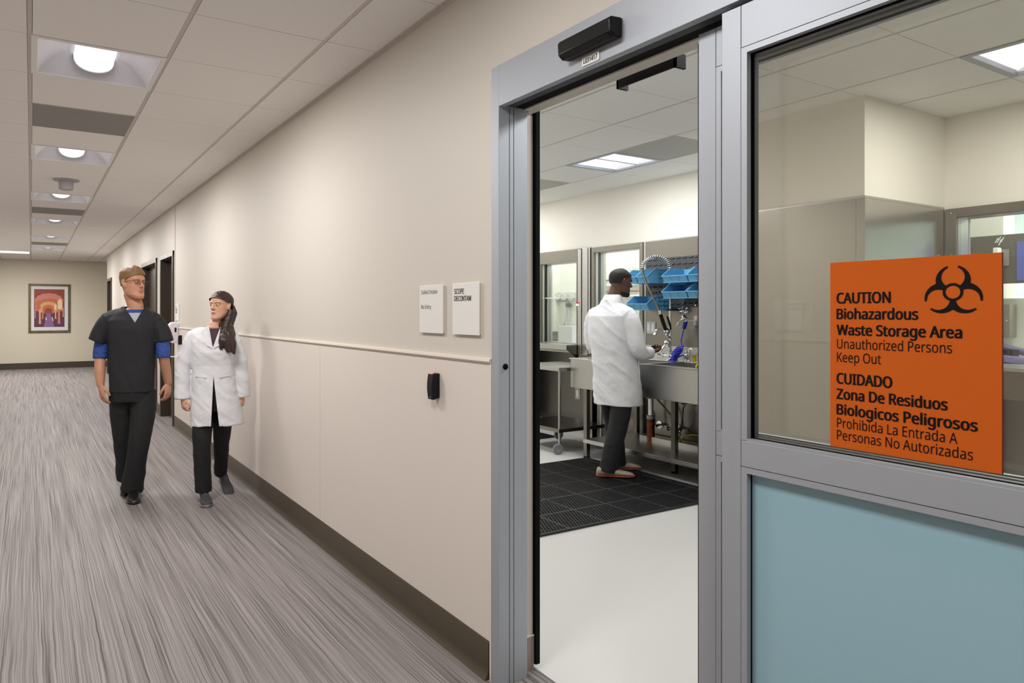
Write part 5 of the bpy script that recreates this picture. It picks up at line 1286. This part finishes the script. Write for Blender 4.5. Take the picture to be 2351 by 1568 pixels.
B2.flat_limb(m, [(-.068, .01, .74), (-.074, .06, .56), (-.078, .085, .42), (-.074, .07, .24), (-.070, .055, .075)], [(.074, .08), (.066, .072), (.058, .062), (.054, .058), (.056, .060)], 22)
B2.flat_limb(m, [(.066, -.01, .74), (.064, -.05, .56), (.058, -.09, .42), (.052, -.17, .26), (.046, -.265, .13)], [(.074, .08), (.064, .07), (.052, .058), (.046, .05), (.044, .048)], 22)
solid('trousers', m, M['trouser'], wom, .006, 3, .5, None, ((9, 9, 5), .008))
m = MB()
torso(B2, m, [(.03, .0, .563, .196, .165), (.022, 0, .66, .184, .155), (.012, 0, .78, .166, .138), (.0, 0, .92, .152, .122), (0, 0, 1.00, .150, .118), (0, .002, 1.10, .156, .132), (0, 0, 1.18, .160, .118), (0, -.006, 1.235, .150, .090), (0, -.008, 1.272, .108, .072), (.008, -.008, 1.292, .070, .060)])
B2.limb(m, [(-.142, -.006, 1.200), (-.08, -.008, 1.226), (.005, -.01, 1.236), (.08, -.008, 1.222), (.142, -.006, 1.192)], [.058, .058, .056, .058, .058])
B2.flat_limb(m, [(-.125, -.004, 1.225), (-.165, 0, 1.15), (-.200, 0, 1.03), (-.216, .0, .92), (-.216, .018, .755)], [(.052, .054), (.054, .056), (.054, .056), (.053, .055), (.050, .054)], 22)
B2.flat_limb(m, [(.125, -.004, 1.215), (.162, 0, 1.13), (.190, -.004, 1.03), (.206, -.01, .92), (.213, -.008, .755)], [(.052, .054), (.054, .056), (.055, .056), (.054, .055), (.052, .054)], 22)
def wedge(B, apex, a, b, fmin):
    ap, A_, B_ = B.w(apex), B.w(a), B.w(b); f = B.F; n1 = (A_ - ap).cross(f).normalized(); n2 = (B_ - ap).cross(f).normalized()
    if n1.dot(B_ - ap) > 0: n1 = -n1
    if n2.dot(A_ - ap) > 0: n2 = -n2
    return [(tuple(ap), tuple(n1)), (tuple(ap), tuple(n2)), (tuple(B.w((0, fmin, 0))), tuple(-f))]
def coat2(me): cut_away(me, [wedge(B2, (.0, .2, 1.135), (-.036, .2, 1.32), (.062, .2, 1.32), .0), wedge(B2, (.004, .2, .93), (-.014, .2, .52), (.050, .2, .52), .0), [(tuple(B2.w((0, 0, 1.284))), (0, 0, -1))]])
solid('lab_coat', m, M['coat'], wom, .006, 3, .5, coat2, ((4, 4, 10), .010))
lp = MB()
def lapel(B, lp, pts, f0, th=.004):
    vs = [B.w((p[0], p[1], p[2])) for p in pts] + [B.w((p[0], p[1] + th, p[2])) for p in pts]; n = len(pts)
    lp.add(vs, [tuple(range(n)), tuple(range(n, 2*n))[::-1]] + [(i, (i+1) % n, n + (i+1) % n, n + i) for i in range(n)])
lapel(B2, lp, [(-.004, .130, 1.13), (-.030, .096, 1.235), (-.046, .062, 1.285), (-.085, .070, 1.25), (-.066, .092, 1.225), (-.075, .100, 1.205), (-.040, .128, 1.15)], 0)
lapel(B2, lp, [(.006, .130, 1.13), (.050, .096, 1.235), (.066, .062, 1.285), (.098, .066, 1.25), (.085, .090, 1.222), (.094, .098, 1.205), (.045, .128, 1.15)], 0)
lp.build('lapels', M['coat'], wom, smooth=30)
for sx in (-1, 1): MB().tube([B2.w((sx*.125, .098, .93)), B2.w((sx*.045, .128, .915))], (.003, .006), 6).build('pocket_edge', M['coat'], wom, smooth=60)
shoe(B2, wom, (M['shoe_g'], M['sole_g'], M['sole_g']), tuple(B2.w((-.070, .005, 0)))[:2], (-.10, -1), 0, .245, lace=True)
shoe(B2, wom, (M['shoe_g'], M['sole_g'], M['sole_g']), tuple(B2.w((.048, -.33, 0)))[:2], (.05, -1), 0, .245, pitch=.40, lace=True)

# ---- person in a white coat working at the sink
B3 = Body((4.325, 4.36), math.radians(6))
doc = thing('person', 'person in white lab coat standing at the sink, seen from behind', 'person', (4.325, 4.36, 0))
H3 = Head(B3.w((-.03, .085, 1.525)), (.955, -.30), .232, tilt=.16, s=1.0)
H3.o = H3.o - H3.f*.055
m = MB(); H3.shape(m); H3.features(m)
B3.limb(m, [(0, -.045, 1.42), (-.002, -.034, 1.50), H3.inl(B3, 0, -.030, .24)], [(.072, .068), .061, .059])
B3.loft(m, [(0, -.02, .80, .14, .10), (0, -.03, 1.0, .14, .10), (0, -.05, 1.2, .15, .11), (0, -.055, 1.34, .15, .09), (0, -.05, 1.41, .10, .07), (0, -.04, 1.47, .075, .065)])
B3.limb(m, [(-.165, -.045, 1.35), (-.222, -.035, 1.23), (-.235, -.01, 1.095), (-.205, .13, 1.062), (-.182, .262, 1.05)], [.044, .045, .042, .038, .028]); B3.limb(m, [(.165, -.045, 1.35), (.222, -.03, 1.23), (.235, .0, 1.10), (.19, .15, 1.06), (.14, .30, 1.06)], [.044, .045, .042, .038, .028])
B3.hand(m, (-.180, .255, 1.050), (-.165, .44, 1.072), (.92, .05, -.3), (.3, .15, .95), 1.5, s=1.12); B3.hand(m, (.138, .305, 1.06), (.06, .44, 1.03), (-.6, .2, .5), (-.2, -.2, -.9), .8)
B3.limb(m, [(-.085, 0, .86), (-.075, -.06, .46), (-.055, -.14, .10)], [.07, .045, .034]); B3.limb(m, [(.085, 0, .86), (.075, .07, .46), (.054, .13, .10)], [.07, .045, .034])
def pd_(me): H3.paint(me, beard=lambda x, y, z: (z < .08 + 1.2*x and z < .26 - 2.2*max(0, .05 - y) and (x > .024 or z < .16)) or (.29 < z < .335 and x < .03 and y > .075))
solid('body', m, [M['skin_c'], M['lip_c'], M['eye'], M['iris'], M['hair_c'], M['hair_c']], doc, .0042, 2, .4, pd_)
m = MB(); H3.shape(m, .006, .36, face=False)
def hair3(me):
    def drop(c):
        q = H3.inv(c); lim = .80 if q.y > .055 else (.56 + max(0, q.y + .02)*2.6 if q.y > -.03 else .42)
        return q.z < lim
    trim(me, drop)
solid('hair', m, M['hair_c'], doc, .005, 2, .4, hair3)
m = MB()
B3.flat_limb(m, [(-.080, .0, .84), (-.083, -.02, .62), (-.076, -.052, .44), (-.060, -.11, .24), (-.046, -.150, .055)], [(.088, .10), (.084, .092), (.074, .08), (.070, .076), (.072, .080)], 24)
B3.flat_limb(m, [(.080, .01, .84), (.083, .04, .62), (.076, .07, .44), (.068, .095, .24), (.070, .110, .060)], [(.088, .10), (.082, .09), (.070, .076), (.068, .074), (.074, .082)], 24)
B3.loft(m, [(0, 0, .90, .15, .115), (0, 0, .80, .16, .12), (0, 0, .74, .155, .12)], 28)
solid('trousers', m, M['trouser'], doc, .006, 3, .5, None, ((9, 9, 5), .008))
m = MB()
torso(B3, m, [(.0, .035, .605, .205, .172), (0, .030, .72, .205, .170), (0, .012, .88, .198, .165), (0, -.012, 1.02, .192, .160), (0, -.035, 1.15, .196, .160), (0, -.05, 1.27, .205, .155), (0, -.055, 1.36, .206, .135), (0, -.055, 1.41, .158, .104), (0, -.052, 1.44, .124, .092), (0, -.046, 1.47, .096, .084), (0, -.040, 1.505, .080, .077)])
B3.limb(m, [(-.178, -.05, 1.352), (-.10, -.055, 1.388), (.0, -.058, 1.402), (.10, -.055, 1.388), (.178, -.05, 1.352)], [.076, .078, .076, .078, .076])
B3.flat_limb(m, [(-.150, -.045, 1.385), (-.205, -.045, 1.32), (-.230, -.035, 1.22), (-.240, -.01, 1.10), (-.222, .06, 1.055), (-.198, .16, 1.048), (-.186, .232, 1.046)], [(.066, .066), (.070, .070), (.067, .070), (.064, .066), (.060, .062), (.054, .054), (.050, .050)], 22)
B3.flat_limb(m, [(.150, -.045, 1.385), (.205, -.045, 1.32), (.230, -.03, 1.22), (.240, .0, 1.10), (.222, .07, 1.055), (.18, .20, 1.05), (.148, .285, 1.055)], [(.066, .066), (.070, .070), (.067, .070), (.064, .066), (.060, .062), (.054, .054), (.050, .050)], 22)
def coat3(me): cut_away(me, [[(tuple(B3.w((0, 0, 1.498))), (0, 0, -1))], wedge(B3, (0, .3, 1.30), (-.05, .3, 1.55), (.05, .3, 1.55), .02), wedge(B3, (0, .3, .95), (-.008, .3, .55), (.03, .3, .55), .05)])
solid('lab_coat', m, M['coat'], doc, .006, 3, .5, coat3, ((3.0, 3.0, 8), .011))
cl = MB(); ring0 = []; 
for rr, z0 in ((0, 1.475), (1, 1.543), (2, 1.540), (3, 1.482)):
    for k in range(17):
        a = math.pi*.62 + (math.pi*1.76)*k/16; e = (.078, .070, .076, .092)[rr]; ring0.append(B3.w((e*math.cos(a)*1.02, -.038 + .012*(rr in (1, 2)) + e*.92*math.sin(a), z0 - (.028*max(0, math.sin(a)) if rr else 0))))
cl.add(ring0, [(r_*17 + k, r_*17 + k + 1, (r_+1)*17 + k + 1, (r_+1)*17 + k) for r_ in range(3) for k in range(16)])
cl.build('collar', M['coat'], doc, smooth=60)
sv = MB(); sv.tube([B3.w((-.196, .06, .99)), B3.w((-.200, .075, .78))], (.0035, .006), 6); sv.tube([B3.w((-.185, .02, .995)), B3.w((-.17, .11, .995))], (.003, .005), 6)
sv.build('side_vent', M['coat'], doc, smooth=60)
d_ = (.245, -.179)
shoe(B3, doc, (M['shoe_t'], M['sole_r'], M['lace']), (4.098, 4.344), d_, .0165, .31, lace=True)
shoe(B3, doc, (M['shoe_t'], M['sole_r'], M['lace']), (4.345, 4.478), (.85, -.42), .0165, .31, lace=True)
